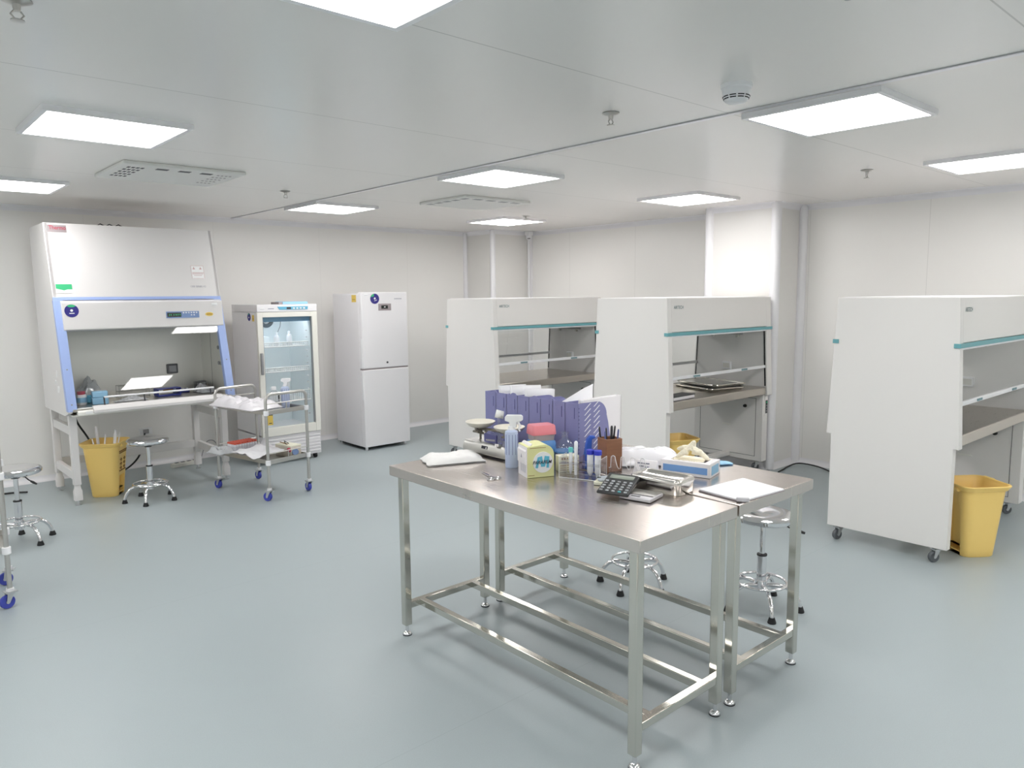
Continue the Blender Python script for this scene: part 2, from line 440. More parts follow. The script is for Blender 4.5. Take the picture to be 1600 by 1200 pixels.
# ---------------------------------------------------------------- ceiling fittings
def make_light(label):
    t = thing('ceiling_light', label, 'ceiling light', (0, 0, H), 0, 'square ceiling light panels')
    f = MB()
    o_, i_, d_ = 0.31, 0.287, 0.024
    for x0, x1, y0, y1 in ((-o_, o_, -o_, -i_), (-o_, o_, i_, o_), (-o_, -i_, -i_, i_), (i_, o_, -i_, i_)):
        f.box(x0, x1, y0, y1, -d_, 0)
    f.build('frame', 'lampframe', t)
    B(-i_, i_, -i_, i_, -d_ + 0.003, -d_ + 0.008).build('diffuser', 'lamp', t)
    return t
LP = [(1.01, 4.03, 'ceiling light panel at upper left, nearest to the left ceiling vent with dark slots'),
      (0.96, 6.36, 'ceiling light panel cut by the left edge, in front of the safety cabinet'),
      (1.01, 1.67, 'largest ceiling light panel, cut by the top edge of the picture'),
      (3.46, 1.62, 'big ceiling light panel right of the smoke detector, next to the joint strip'),
      (3.47, 3.98, 'ceiling light panel along the joint strip above the far end of the tables'),
      (3.43, 6.30, 'ceiling light panel above the white two-door refrigerator'),
      (5.54, 6.27, 'farthest ceiling light panel, close to the corner camera'),
      (5.50, 3.86, 'ceiling light panel just in front of the pillar on the right wall'),
      (5.48, 1.56, 'ceiling light panel cut by the right edge of the picture'),
      (-1.4, 1.67, 'ceiling light panel out of view, left of the near table side'),  # this and the panels below: unseen, added to light the scene evenly
      (-1.4, 4.03, 'ceiling light panel out of view, beyond the left edge at mid room'),
      (1.01, -0.75, 'ceiling light panel out of view behind the photographer'),
      (3.46, -0.75, 'ceiling light panel out of view behind, in line with the joint strip'),
      (5.48, -0.75, 'ceiling light panel out of view behind, near the right wall'),
      (-1.4, 6.36, 'ceiling light panel out of view, along the back wall left of the safety cabinet'),
      (-3.8, 6.36, 'ceiling light panel out of view in the far left corner of the room'),
      (-3.8, 4.03, 'ceiling light panel out of view by the left wall, second from the back'),
      (-3.8, 1.67, 'ceiling light panel out of view by the left wall, at the middle'),
      (-3.8, -0.75, 'ceiling light panel out of view by the left wall, second from the front'),
      (-3.8, -3.1, 'ceiling light panel out of view in the near left corner of the room'),
      (-1.4, -0.75, 'ceiling light panel out of view behind and left of the viewer'),
      (-1.4, -3.1, 'ceiling light panel out of view along the front wall, second from the left'),
      (1.01, -3.1, 'ceiling light panel out of view at the middle of the front wall'),
      (3.46, -3.1, 'ceiling light panel out of view along the front wall by the joint strip'),
      (5.48, -3.1, 'ceiling light panel out of view in the near right corner of the room')]
L0 = None
for x, y, lb in LP:
    if L0 is None:
        L0 = make_light(lb); L0.location = (x, y, H)
    else:
        dup(L0, (x, y, H), 0, lb)

def make_vent(loc, w_, d_, label, mode):
    t = thing('ceiling_vent', label, 'vent', loc)
    B(-w_ / 2, w_ / 2, -d_ / 2, d_ / 2, -0.022, 0).build('panel', 'ceilvent', t, bevel=.006)
    def slot(x0, x1, y0, y1, m): B(x0, x1, y0, y1, -0.0235, -0.0215).build('slot', m, t)
    if mode == 0:
        for i in range(4):
            for j in range(5):
                slot(-w_ / 2 + .05 + i * .026, -w_ / 2 + .066 + i * .026, -d_ / 2 + .10 + j * .095, -d_ / 2 + .14 + j * .095, 'dark')
                slot(w_ / 2 - .15 + i * .026, w_ / 2 - .138 + i * .026, -d_ / 2 + .10 + j * .095, -d_ / 2 + .12 + j * .095, 'plate')
        for i in range(3):
            slot(-.16 + i * .135, -.09 + i * .135, -d_ / 2 + .07, -d_ / 2 + .12, 'dark')
    else:
        for i in range(5):
            slot(-w_ / 2 + .03, -w_ / 2 + .075, -d_ / 2 + .05 + i * .12, -d_ / 2 + .12 + i * .12, 'greyplas')
        for i in range(4):
            slot(-w_ / 2 + .13 + i * .14, -w_ / 2 + .21 + i * .14, -d_ / 2 + .03, -d_ / 2 + .08, 'greyplas')
    return t
make_vent((1.69, 5.24, H), 0.74, 0.68, 'flat square ceiling vent with slots, between left light panel and safety cabinet', 0)
make_vent((4.23, 5.20, H), 0.72, 0.66, 'flat square ceiling vent with slots, above the corner pillar side', 1)

def make_sprinkler(label):
    t = thing('fire_sprinkler', label, 'sprinkler', (0, 0, H), 0, 'ceiling sprinklers')
    MB().lathe([(0, 0), (.038, 0), (.04, -.004), (.026, -.010), (.014, -.013), (0, -.013)], 24).build('cover_plate', 'satin', t)
    b = MB().cyl((0, 0, -.013), (0, 0, -.03), .011, .009, 12)
    b.tube([(.008, 0, -.03), (.016, 0, -.04), (.006, 0, -.052)], .003, 6).tube([(-.008, 0, -.03), (-.016, 0, -.04), (-.006, 0, -.052)], .003, 6)
    b.build('frame', 'satin', t)
    MB().lathe([(0, -.052), (.017, -.053), (.018, -.056), (0, -.057)], 16).build('deflector', 'satin', t)
    return t
SP = [(2.67, 2.30, 'largest chrome ceiling sprinkler, left of the smoke detector'),
      (2.65, 5.58, 'chrome ceiling sprinkler above the glass-door refrigerator'),
      (5.22, 2.24, 'chrome ceiling sprinkler between the two right-hand light panels'),
      (5.40, 5.80, 'tiny chrome ceiling sprinkler just above the corner camera'),
      (0.43, 2.50, 'chrome ceiling sprinkler cut by the top left corner'),
      ]
s0 = None
for x, y, lb in SP:
    if s0 is None: s0 = make_sprinkler(lb); s0.location = (x, y, H)
    else: dup(s0, (x, y, H), 0, lb)
t = thing('smoke_detector', 'white round smoke detector on ceiling left of the big light panel', 'smoke detector', (2.70, 1.68, H))
MB().lathe([(0, 0), (.060, 0), (.060, -.014), (.056, -.018), (0, -.018)], 40).build('base', 'whiteplas', t)
MB().lathe([(0, -.016), (.055, -.018), (.052, -.045), (.044, -.062), (.036, -.068), (0, -.07)], 40).build('body', 'whiteplas', t)
g = MB()
for k in range(10):
    for zz, rr in ((-.047, .0512), (-.055, .0478)):
        pts = [(rr * math.cos(R(36 * k + a)), rr * math.sin(R(36 * k + a)), zz) for a in (3, 12, 21, 31)]
        g.tube(pts, .0022, 6)
g.build('vent_grille', 'black', t)
t = thing('ceiling_stub', 'small white screw cap on the ceiling at the top right', 'cap', (2.16, 1.0, H))
MB().lathe([(0, 0), (.012, 0), (.010, -.006), (0, -.008)], 16).build('cap_body', 'greyplas', t)
t = thing('security_camera', 'small white camera under the ceiling in the far corner', 'camera', (6.72, 7.16, H))
MB().box(-.04, .04, -.04, .04, -.055, 0).build('mount', 'whiteplas', t, bevel=.008)
MB().lathe([(0, -.055), (.038, -.055), (.038, -.085), (.028, -.108), (0, -.116)], 24).build('housing', 'whiteplas', t)
MB().cyl((-.030, -.018, -.095), (-.036, -.022, -.097), .007, seg=10).build('lens', 'black', t)
MB().cyl((-.018, -.030, -.095), (-.022, -.036, -.097), .007, seg=10).build('lens', 'black', t)
tag(MB().cyl((6.775, 7.225, 0.05), (6.775, 7.225, H - .115), .014, seg=16).build('cable_conduit', 'whiteplas'), 'thin white conduit running down the corner under the camera', 'conduit')

# ---------------------------------------------------------------- clean benches
def caster(name, loc, parent, wheel_mat, fork_mat, r=0.036, wd=0.022, rz=0.0, stem=0.03):
    """swivel caster, its wheel touching z = 0 of the parent; fork and wheel meshes"""
    c, s_ = math.cos(rz), math.sin(rz)
    def tr(p): return (loc[0] + p[0] * c - p[1] * s_, loc[1] + p[0] * s_ + p[1] * c, p[2])
    off = 0.018
    f = MB()
    top = 2 * r + 0.012
    pl = [(-.028, -.028), (.028, -.028), (.028, .028), (-.028, .028)]
    f.rings([[tr((x, y, top)) for x, y in pl], [tr((x, y, top + .006)) for x, y in pl]])
    for sy in (-1, 1):
        y0, y1 = sy * (wd / 2 + .002), sy * (wd / 2 + .005)
        poly = [(-.018, top), (.018, top), (off + .008, r - .005), (off - .007, r - .005)]
        f.rings([[tr((x, y0, z)) for x, z in poly], [tr((x, y1, z)) for x, z in poly]])
    f.tube([tr((0, 0, top)), tr((0, 0, top + stem))], .010, 12)
    fo = f.build('caster_fork', fork_mat, parent)
    wv = MB()
    prof = [(r - .012, -wd / 2), (r - .003, -wd / 2), (r, -wd / 4), (r, wd / 4), (r - .003, wd / 2), (r - .012, wd / 2), (.008, wd / 2 - .002), (.008, -wd / 2 + .002)]
    rs = []
    for k in range(24):
        a = 2 * math.pi * k / 24
        rs.append([tr((off + q * math.cos(a), y, r + q * math.sin(a))) for q, y in prof])
    wv.rings(rs, closed=True)
    wv.build('caster_wheel', wheel_mat, parent)
    MB().tube([tr((off, -wd / 2 - .004, r)), tr((off, wd / 2 + .004, r))], .009, 16).build('wheel_hub', fork_mat, parent)
    return fo

BW = 1.56
def make_bench(label):
    t = thing('clean_bench', label, 'clean bench', (0, 0, 0), 0, 'white clean benches with a teal stripe')
    ZS, ZT = 0.715, 1.612
    def hy(z):  # half depth of the slanted upper body
        return 0.400 + (0.357 - 0.400) * (z - ZS) / (ZT - ZS)
    # side panels: slanted upper part stepping in to the straight lower part
    def side(x0, x1):
        h0, h1, hl = hy(ZS), hy(ZT), .368
        return MB().prism([(-hl, .092), (hl, .092), (hl, ZS), (h0, ZS), (h1, ZT), (-h1, ZT), (-h0, ZS), (-hl, ZS)], 'x', x0, x1).build('side_panel', 'bench', t, bevel=.003)
    side(0, .055)
    MB().prism([(-hy(ZS), ZS), (hy(ZS), ZS), (hy(ZT), ZT), (-hy(ZT), ZT)], 'x', BW - .085, BW).build('side_panel', 'bench', t, bevel=.004)
    lp = B(BW - .10, BW - .012, -.368, .368, .092, ZS + .002).build('lower_panel', 'bench', t, bevel=.004)
    g = MB()
    xd = BW - .1005
    for y0, y1, z0, z1 in ((-.30, .30, .135, .138), (-.30, -.297, .135, .68), (.297, .30, .135, .68), (-.30, .30, .677, .68)):
        g.box(xd - .001, xd + .001, y0, y1, z0, z1)
    g.build('door_line', 'dark', lp)
    MB().cyl((xd, -.19, .60), (xd - .02, -.19, .60), .016, .013).build('lock_knob', 'black', lp)
    B(xd - .006, xd, -.05, .05, .40, .412).build('door_grip', 'greyin', lp, bevel=.003)
    # header
    MB().prism([(-hy(1.345), 1.345), (hy(1.345), 1.345), (hy(ZT), ZT), (-hy(ZT), ZT)], 'x', .054, BW - .084).build('header', 'bench', t, bevel=.003)
    B(.02, BW - .02, -.33, .33, ZT - .004, ZT + .004).build('top_cover', 'paint', t, bevel=.002)
    B(.056, BW - .086, -.345, .345, 1.335, 1.345).build('air_diffuser', 'greyin', t)
    for sg in (-1, 1):
        ys = sg * hy(1.33)
        st = MB().box(-.008, BW + .008, min(ys, ys + sg * .008), max(ys, ys + sg * .008), 1.316, 1.342)
        st.box(-.008, -.001, min(ys - sg * .03, ys), max(ys - sg * .03, ys), 1.316, 1.342)
        st.build('teal_stripe', 'teal', t, bevel=.001)
        r_ = MB().box(.055, BW - .085, min(ys, ys - sg * .02), max(ys, ys - sg * .02), 1.304, 1.318)
        r_.build('rim', 'whiteplas', t)
        # sliding sash: pane and bottom bar
        z0, z1 = .99, 1.31
        ya, yb = sg * (hy(z0) - .022), sg * (hy(z1) - .022)
        MB().add([(.058, ya, z0), (BW - .088, ya, z0), (BW - .088, yb, z1), (.058, yb, z1)], [(0, 1, 2, 3)]).build('sash_pane', 'pane', t)
        yb_ = sg * (hy(.978) - .02)
        sb = B(.058, BW - .088, yb_ - .010, yb_ + .010, .966, .992).build('sash_bar', 'whiteplas', t, bevel=.003)
        for xc in (.39, 1.11):
            B(xc - .045, xc + .045, yb_ + sg * .008 - .006, yb_ + sg * .008 + .006, .972, .986).build('sash_grip', 'teal_print', sb)
        # dark gasket strip down the inner right wall
        MB().prism([(sg * (hy(.80) - .014), .80), (sg * (hy(.80) - .026), .80), (sg * (hy(1.31) - .026), 1.31), (sg * (hy(1.31) - .014), 1.31)], 'x', BW - .089, BW - .084).build('gasket', 'black', t)
    # worktop
    wt = B(.055, BW - .085, -.385, .385, .722, .790).build('worktop', 'steel_in', t, bevel=.006)
    # inner right wall fittings
    lw = BW - .0855
    B(lw - .022, lw, -.14, .20, 1.262, 1.282).build('lamp_bracket', 'greyplas', t, bevel=.006)
    for y in (-.10, .16):
        MB().cyl((lw - .02, y, 1.25), (lw - .05, y, 1.25), .014).build('lamp_holder', 'offwhite', t)
    so = B(lw - .03, lw, -.03, .06, .93, 1.005).build('socket_box', 'whiteplas', t, bevel=.005)
    B(lw - .034, lw - .03, -.018, .048, .945, .99).build('socket_cover', 'offwhite', so)
    # control strip on the right jamb
    cp = B(BW - .078, BW - .03, -.378, -.366, .52, .705).build('control_strip', 'bench', t, bevel=.003)
    B(BW - .070, BW - .040, -.381, -.378, .545, .665).build('control_display', 'dark', cp)
    B(BW - .064, BW - .046, -.3825, -.381, .64, .655).build('indicator', 'green', cp)
    for k in range(3):
        B(BW - .062, BW - .048, -.3825, -.381, .56 + .025 * k, .572 + .025 * k).build('button', 'greyplas', cp)
    # foot beam
    B(.05, BW - .10, -.04, .04, .105, .14).build('foot_beam', 'bench', t, bevel=.004)
    for x, y, a in ((.035, -.30, 2.6), (.035, .30, 2.8), (BW - .055, -.30, 2.4), (BW - .055, .30, 3.0)):
        caster('caster', (x, y), t, 'wheelgrey', 'zinc', .034, .024, a, .004)
    lz = 1.527
    ly = -(hy(lz) + .0008)
    MB().text('AIRTECH', .036, lambda x, y, z: (.085 + x * .88, ly + y * .048, lz + y), .0004, bold=.0004).build('logo', 'teal_print', t)
    return t
b3 = make_bench('large white clean bench at the right with a yellow bin at its opening')
b3.location = (4.84, 1.865, 0)
dup(b3, (4.77, 3.885, 0), 0, 'white clean bench in the middle holding flat steel trays, beside the pillar')
dup(b3, (4.635, 5.815, 0), 0, 'farthest white clean bench, partly hidden behind the slate file rack')
# things lying in the middle bench
def tray(label, loc, rz, w_, d_, h):
    t = thing('steel_tray', label, 'tray', loc, rz)
    MB().rings([rrect(w_ - .03, d_ - .03, .03, 0), rrect(w_, d_, .035, h)], True, True).build('body', 'satin', t)
    MB().tube([p for p in rrect(w_ + .004, d_ + .004, .037, h)], .006, 8, True).build('rolled_rim', 'tube', t)
    return t
tray('flat steel tray lying on the worktop of the middle clean bench', (5.86, 3.86, .791), R(-16), .40, .52, .020)
tray('upper of two flat steel trays stacked in the middle clean bench', (5.90, 3.86, .8185), R(-12), .38, .50, .022)
t = thing('instrument_case', 'small white case with dark edges at left in the middle clean bench', 'case', (5.04, 3.60, .791), R(2))
B(-.15, .15, -.06, .06, 0, .030).build('body', 'cardwhite', t, bevel=.006)
B(-.155, .155, -.064, .064, .030, .036).build('lid', 'dark', t, bevel=.002)

# ---------------------------------------------------------------- steel tables
TH = 0.845
def make_table(label):
    """origin at the corner nearest the camera side, x width, y length"""
    W, Lg = 0.588, 1.512
    t = thing('steel_table', label, 'table', (0, 0, 0), 0, 'stainless steel work tables')
    B(0, W, 0, Lg, TH - .048, TH).build('tabletop', 'steel', t, bevel=.003)
    tb = 0.038
    lx, ly = (.046, W - .046), (.05, Lg - .05)
    for x in lx:
        for y in ly:
            lg = B(x - tb / 2, x + tb / 2, y - tb / 2, y + tb / 2, .052, TH - .046).build('leg', 'tube', t, bevel=.004)
            ft = MB().lathe([(0, 0), (.021, 0), (.022, .006), (.020, .012), (.009, .020), (.008, .056), (0, .056)], 20, (x, y, 0)).build('foot', 'chrome', lg)
            MB().lathe([(0, 0), (.0225, 0), (.0225, .005), (0, .005)], 20, (x, y, -.0005)).build('rubber_pad', 'black', lg)
    zs = .150
    for y in ly:
        B(lx[0], lx[1], y - .016, y + .016, zs - .016, zs + .016).build('end_rail', 'tube', t, bevel=.003)
    for x in (lx[0] + .085, lx[1] - .085):
        B(x - .016, x + .016, ly[0], ly[1], zs - .0162, zs + .0162).build('long_rail', 'tube', t, bevel=.003)
    return t
t1 = make_table('long stainless steel table nearest the viewer, carrying scale and calculator')
t1.location = (1.889, 1.488, 0)
dup(t1, (2.495, 1.490, 0), 0, 'second stainless steel table pushed against the first, carrying glove box and clipboard')

# ---------------------------------------------------------------- stools
def make_stool(label, seat=0.520):
    t = thing('lab_stool', label, 'stool', (0, 0, 0), 0, 'round chrome laboratory stools')
    MB().lathe([(0, seat - .006), (.08, seat - .002), (.125, seat), (.150, seat - .006), (.160, seat - .018), (.158, seat - .034), (.146, seat - .044), (.05, seat - .048), (0, seat - .048)], 48).build('seat', 'chrome', t)
    MB().cyl((0, 0, seat - .075), (0, 0, seat - .046), .026, .034, 20).build('seat_collar', 'black', t)
    MB().cyl((0, 0, .25), (0, 0, seat - .07), .0145, seg=20).build('piston', 'chrome', t)
    MB().cyl((0, 0, .10), (0, 0, .285), .0245, seg=24).build('sleeve', 'chrome', t)
    MB().cyl((0, 0, .284), (0, 0, .292), .026, seg=24).build('sleeve_ring', 'black', t)
    MB().cyl((0, 0, .095), (0, 0, .150), .031, seg=24).build('hub', 'chrome', t)
    for k in range(5):
        a = 2 * math.pi * k / 5
        pts = []
        for rr, zz in ((.02, .125), (.07, .130), (.115, .128), (.150, .112), (.176, .082), (.190, .050), (.194, .028)):
            pts.append((rr * math.cos(a), rr * math.sin(a), zz))
        lg = MB().tube(pts, .0115, 12).build('leg', 'chrome', t)
        MB().lathe([(0, 0), (.021, 0), (.022, .004), (.014, .030), (0, .030)], 16, (.195 * math.cos(a), .195 * math.sin(a), 0)).build('rubber_foot', 'black', lg)
    MB().torus(.128, .0075, (0, 0, .142), 48, 10).build('foot_ring', 'chrome', t)
    lv = MB().tube([(.02, 0, seat - .055), (.10, 0, seat - .058), (.13, 0, seat - .075), (.165, 0, seat - .085)], .004, 8).build('lever', 'black', t)
    MB().tube([(.155, 0, seat - .083), (.175, 0, seat - .088), (.205, 0, seat - .096)], [.007, .0085, .006], 10).build('lever_grip', 'black', lv)
    return t
st = make_stool('round chrome stool standing beside the yellow bin under the safety cabinet')
st.location = (1.772, 6.44, 0); st.rotation_euler = (0, 0, R(98))
dup(st, (0.785, 5.93, 0), R(-64), 'round chrome stool at the left edge behind the second trolley')
dup(st, (3.25, 2.60, 0), R(52), 'chrome stool behind the tables, only its ring and black feet visible under them')
dup(st, (3.485, 1.945, 0), R(-62), 'round chrome stool behind the right end of the second steel table')

# ---------------------------------------------------------------- yellow bins
def make_bin(label, notch_top):
    t = thing('waste_bin', label, 'bin', (0, 0, 0), 0, 'yellow pedal bins')
    Hh = .458
    w0, d0, w1, d1 = .205, .200, .285, .275
    def ring(z, ex=0.0, dep=0.0):
        k = z / Hh
        ww, dd = w0 + (w1 - w0) * k + ex, d0 + (d1 - d0) * k + ex
        rg = rrect(ww, dd, .045 + .01 * k, z, 6)
        x = ww / 2; q = .058
        return [(x, -q, z), (x - dep, -q + .002, z), (x - dep, q - .002, z), (x, q, z)] + rg   # the notch sits in the middle of the +x side
    nt_ = notch_top
    rs = [ring(0.0, -.008, .06), ring(.006, 0, .06), ring(.045, 0, .06), ring(.050, 0, .034), ring(nt_, 0, .034), ring(nt_ + .006, 0, .0005), ring(.425, 0, .0005), ring(.428, .016), ring(.445, .03), ring(Hh, .034)]
    inner = [ring(Hh, .018), ring(.44, .010), ring(.42, -.010), ring(.32, -.010, .03 if nt_ > .3 else 0), ring(.07, -.010, .045), ring(.06, -.010, .06)]
    MB().rings(rs + inner, True, True).build('body', 'yellow', t, sharp=40)
    MB().tube(rrect(w1 + .032, d1 + .032, .058, Hh - .002, 6), .0055, 8, True).build('rim', 'yellow', t)
    for y in (-.066, .066):
        MB().cyl((w1 / 2 + .010, y - .010, Hh - .026), (w1 / 2 + .010, y + .010, Hh - .026), .013, seg=12).build('hinge_lug', 'yellow', t)
    B(-w1 / 2 - .050, -w1 / 2 - .010, -d1 / 2 - .012, -d1 / 2 + .075, Hh - .010, Hh - .003).build('rim_tab', 'yellow', t, bevel=.003)
    B(w0 / 2 - .050, w0 / 2 - .004, -.05, .05, .018, .026).build('pedal', 'yellow', t, bevel=.003)
    return t
bn = make_bin('yellow bin filled with used pipettes, under the left of the safety cabinet', .165)
bn.location = (1.56, 6.885, 0); bn.rotation_euler = (0, 0, R(-34))
g = MB()
def bx(z): return .1025 + (.1425 - .1025) * z / .458
for z, y0, y1 in ((.372, -.075, .085), (.358, -.07, .08)):
    g.box(bx(z) + .0, bx(z) + .0035, y0, y1, z, z + .009)
for k in range(3):
    for j in range(2):
        y = -.05 + j * .07
        z = .30 - .035 * k
        g.box(bx(z), bx(z) + .0035, y, y + .04, z, z + .008)
        g.box(bx(z), bx(z) + .0035, y + .018, y + .026, z - .010, z + .018)
g.box(bx(.2) + .0, bx(.2) + .0035, -.06, .075, .205, .215)
g.build('side_print', 'brown_print', bn)
bin3 = make_bin('empty yellow bin in front of the large clean bench at the right', .400)
bin3.location = (5.215, 1.485, 0); bin3.rotation_euler = (0, 0, R(143))
bin2 = dup(bn, (5.10, 3.66, 0), R(-25), 'yellow bin under the middle clean bench, only its rim showing')
for bb in (bin2,):
    for c in list(bb.children):
        if c.name.startswith('side_print'):
            bpy.data.objects.remove(c)
# used pipettes in the first bin
random.seed(4)
for i, (x, y, tx, ty, L_, lb) in enumerate(((-.05, .03, -.06, .04, .49, 'tallest used white pipette standing in the yellow bin'),
                                         (-.045, -.02, .12, .06, .43, 'used pipette leaning right of the tallest one in the bin'),
                                         (.02, .03, .13, .0, .465, 'used white pipette standing at the right in the yellow bin'),
                                         (.01, .06, .20, .03, .44, 'thin used pipette at the far right rim of the yellow bin'),
                                         (-.02, -.03, -.12, -.10, .41, 'short used pipette at the left of the yellow bin'))):
    d = Vector((tx, ty, 1)).normalized()
    mx = mz(R(-34))
    p0 = mx @ Vector((x, y, 0)) + Vector((1.56, 6.885, .078)); d = mx @ d
    wd = .012 if i in (0, 2) else .006
    o = MB().tube([p0, p0 + d * (L_ * .94), p0 + d * (L_ * .95), p0 + d * (L_ * 1.02)], [wd, wd, wd * .8, wd * .75], 10).build('used_pipette', 'frost')
    tag(o, lb, 'pipette', 'used pipettes in the yellow bin')

# ---------------------------------------------------------------- trolleys
def make_cart(label):
    t = thing('steel_trolley', label, 'trolley', (0, 0, 0), 0, 'two-tier steel trolleys')
    W, D = .395, .715
    hx, hy_ = W / 2, D / 2
    ztop, z1, z2 = .868, .735, .330
    for sy in (-1, 1):                       # arched end frames (posts and handle in one bent tube)
        y = sy * hy_
        pts = [(-hx, y, .105), (-hx, y, ztop - .05)] + [(-hx + .05 - .05 * math.cos(R(a)), y, ztop - .05 + .05 * math.sin(R(a))) for a in (15, 35, 55, 75, 90)]
        pts += [(hx - .05 + .05 * math.sin(R(a)), y, ztop - .05 + .05 * math.cos(R(a))) for a in (0, 15, 35, 55, 75, 90)] + [(hx, y, .105)]
        MB().tube(pts, .0125, 14).build('end_frame', 'satin', t)
    for zz, nm in ((z1, 'shelf'), (z2, 'shelf')):
        s_ = MB().box(-hx + .012, hx - .012, -hy_ + .006, hy_ - .006, zz - .030, zz - .027)
        for a in ((-hx + .012, hx - .012, -hy_ + .004, -hy_ + .012), (-hx + .012, hx - .012, hy_ - .012, hy_ - .004), (-hx + .008, -hx + .014, -hy_ + .004, hy_ - .004), (hx - .014, hx - .008, -hy_ + .004, hy_ - .004)):
            s_.box(a[0], a[1], a[2], a[3], zz - .032, zz + .004)
        s_.build('shelf', 'satin', t, bevel=.002)
        for sx in (-1, 1):
            for sy in (-1, 1):
                MB().cyl((sx * hx, sy * hy_, zz - .034), (sx * hx, sy * hy_, zz + .006), .021, seg=16).build('corner_joint', 'whiteplas', t, bevel=.003)
        gr = MB()
        zr = zz + .058
        for sy in (-1, 1):
            gr.tube([(-hx, sy * hy_, zr), (hx, sy * hy_, zr)], .0045, 8)
            gr.tube([(0, sy * hy_, zz), (0, sy * hy_, zr)], .004, 8)
        gr.build('guard_rail', 'satin', t)
    for sx, sy, a in ((-1, -1, 1.9), (1, -1, 1.4), (-1, 1, 1.7), (1, 1, 1.5)):
        MB().cyl((sx * hx, sy * hy_, .092), (sx * hx, sy * hy_, .108), .019, seg=16).build('caster_cap', 'whiteplas', t)
        caster('caster', (sx * hx, sy * hy_), t, 'castblue', 'zinc', .037, .026, a, .006)
    return t
CA = R(11.3)
CC = Vector((2.592, 6.113, 0))
ct = make_cart('steel trolley with blue casters carrying plastic bags, in front of the glass-door refrigerator')
ct.location = CC; ct.rotation_euler = (0, 0, CA)
dup(ct, (0.22, 4.92, 0), R(83), 'steel trolley cut by the left edge, only one post and two blue casters showing')
def cw(x, y, z=0.0):           # trolley coordinates to room
    return mz(CA) @ Vector((x, y, 0)) + CC + Vector((0, 0, z))

def film_bag(label, loc, rz, w_, d_, h, seed, m='film', amp=.9, name='plastic_bag', cat='bag', freq=9.0, nx=34, ny=24, pw=3.0, edge=.12):
    o = weld(crumple(w_, d_, h, seed, nx, ny, amp, pw, freq=freq, edge=edge).build(name, m, loc=loc, rot=(0, 0, rz), sharp=28))
    return tag(o, label, cat)
film_bag('crumpled clear plastic bag spread over the upper trolley shelf', cw(-.140, .0, .742), CA + R(90), .61, .30, .082, 3, 'bagfilm', amp=.5, freq=9, pw=5, edge=.07)
# black clips on the bag
for (x, y, z, a, lb) in ((.045, -.20, .80, 1.0, 'black clip on the bag beside the clear bottle'), (-.10, -.20, .775, .2, 'small black clip on the front of the upper trolley bag')):
    p = cw(x, y, z)
    t = thing('binder_clip', lb, 'clip', p, CA + a)
    B(-.008, .008, -.006, .006, 0, .05 if x > 0 else .014).build('jaw', 'black', t, bevel=.003)
    MB().tube([(-.006, 0, .0), (-.012, 0, -.02), (.012, 0, -.02), (.006, 0, 0)], .0018, 6).build('wire_handle', 'black', t)

def bottle(name, label, loc, h, r, m, capm, cat='bottle', neck=.35, caph=.024, lab=None):
    t = thing(name, label, cat, loc)
    rn = r * neck
    MB().lathe([(0, 0), (r * .92, 0), (r, .008), (r, h * .62), (r * .86, h * .72), (rn * 1.05, h * .84), (rn, h * .88), (rn, h * .93), (0, h * .93)], 32).build('body', m, t)
    MB().lathe([(0, h - caph - .004), (rn * 1.3, h - caph - .004), (rn * 1.32, h - .004), (rn * 1.15, h), (0, h)], 24).build('cap', capm, t)
    if lab:
        MB().lathe([(r * 1.004, h * .2), (r * 1.01, h * .2), (r * 1.01, h * .5), (r * 1.004, h * .5)], 32).build('label_band', lab, t)
    return t
bottle('clear_bottle', 'clear bottle with white cap on the upper trolley shelf', cw(.062, -.11, .710), .185, .043, 'clear', 'whiteplas')

def spray(label, loc, rz, h=.245, r=.030, striped=True):
    t = thing('spray_bottle', label, 'spray bottle', loc, rz)
    hb = h * .72
    MB().lathe([(0, 0), (r * .95, 0), (r, .006), (r, hb * .93), (r * .96, hb * .97), (r * .6, hb), (r * .45, hb + .004), (0, hb + .004)], 32).build('body', 'sprayblue', t)
    if striped:
        s_ = MB()
        for k in range(12):
            a = 2 * math.pi * (k + .5) / 12
            c_, n_ = math.cos(a), math.sin(a)
            s_.tube([(r * c_, r * n_, hb * .36), (r * c_, r * n_, hb * .90)], .0016, 6)
        s_.build('ribs', 'stripeblue', t)
    MB().cyl((0, 0, hb + .002), (0, 0, hb + .018), r * .52, r * .48, 20).build('collar', 'whiteplas', t)
    hd = [(-.040, .050), (-.040, .032), (-.020, .026), (-.015, .0), (.014, .0), (.016, .026), (.034, .030), (.044, .036), (.044, .054), (.036, .060), (-.030, .060)]
    MB().prism([(x + .010, hb + .012 + z) for x, z in hd], 'y', -.010, .010).build('spray_head', 'whiteplas', t, bevel=.003)
    MB().tube([(.030, 0, hb + .040), (.040, 0, hb + .022), (.036, 0, hb + .004), (.040, 0, hb - .006)], [.006, .005, .005, .004], 8).build('trigger', 'whiteplas', t)
    return t
spray('spray bottle with white trigger head at the right of the upper trolley shelf', cw(.142, -.155, .710), R(-48), .25, .034)
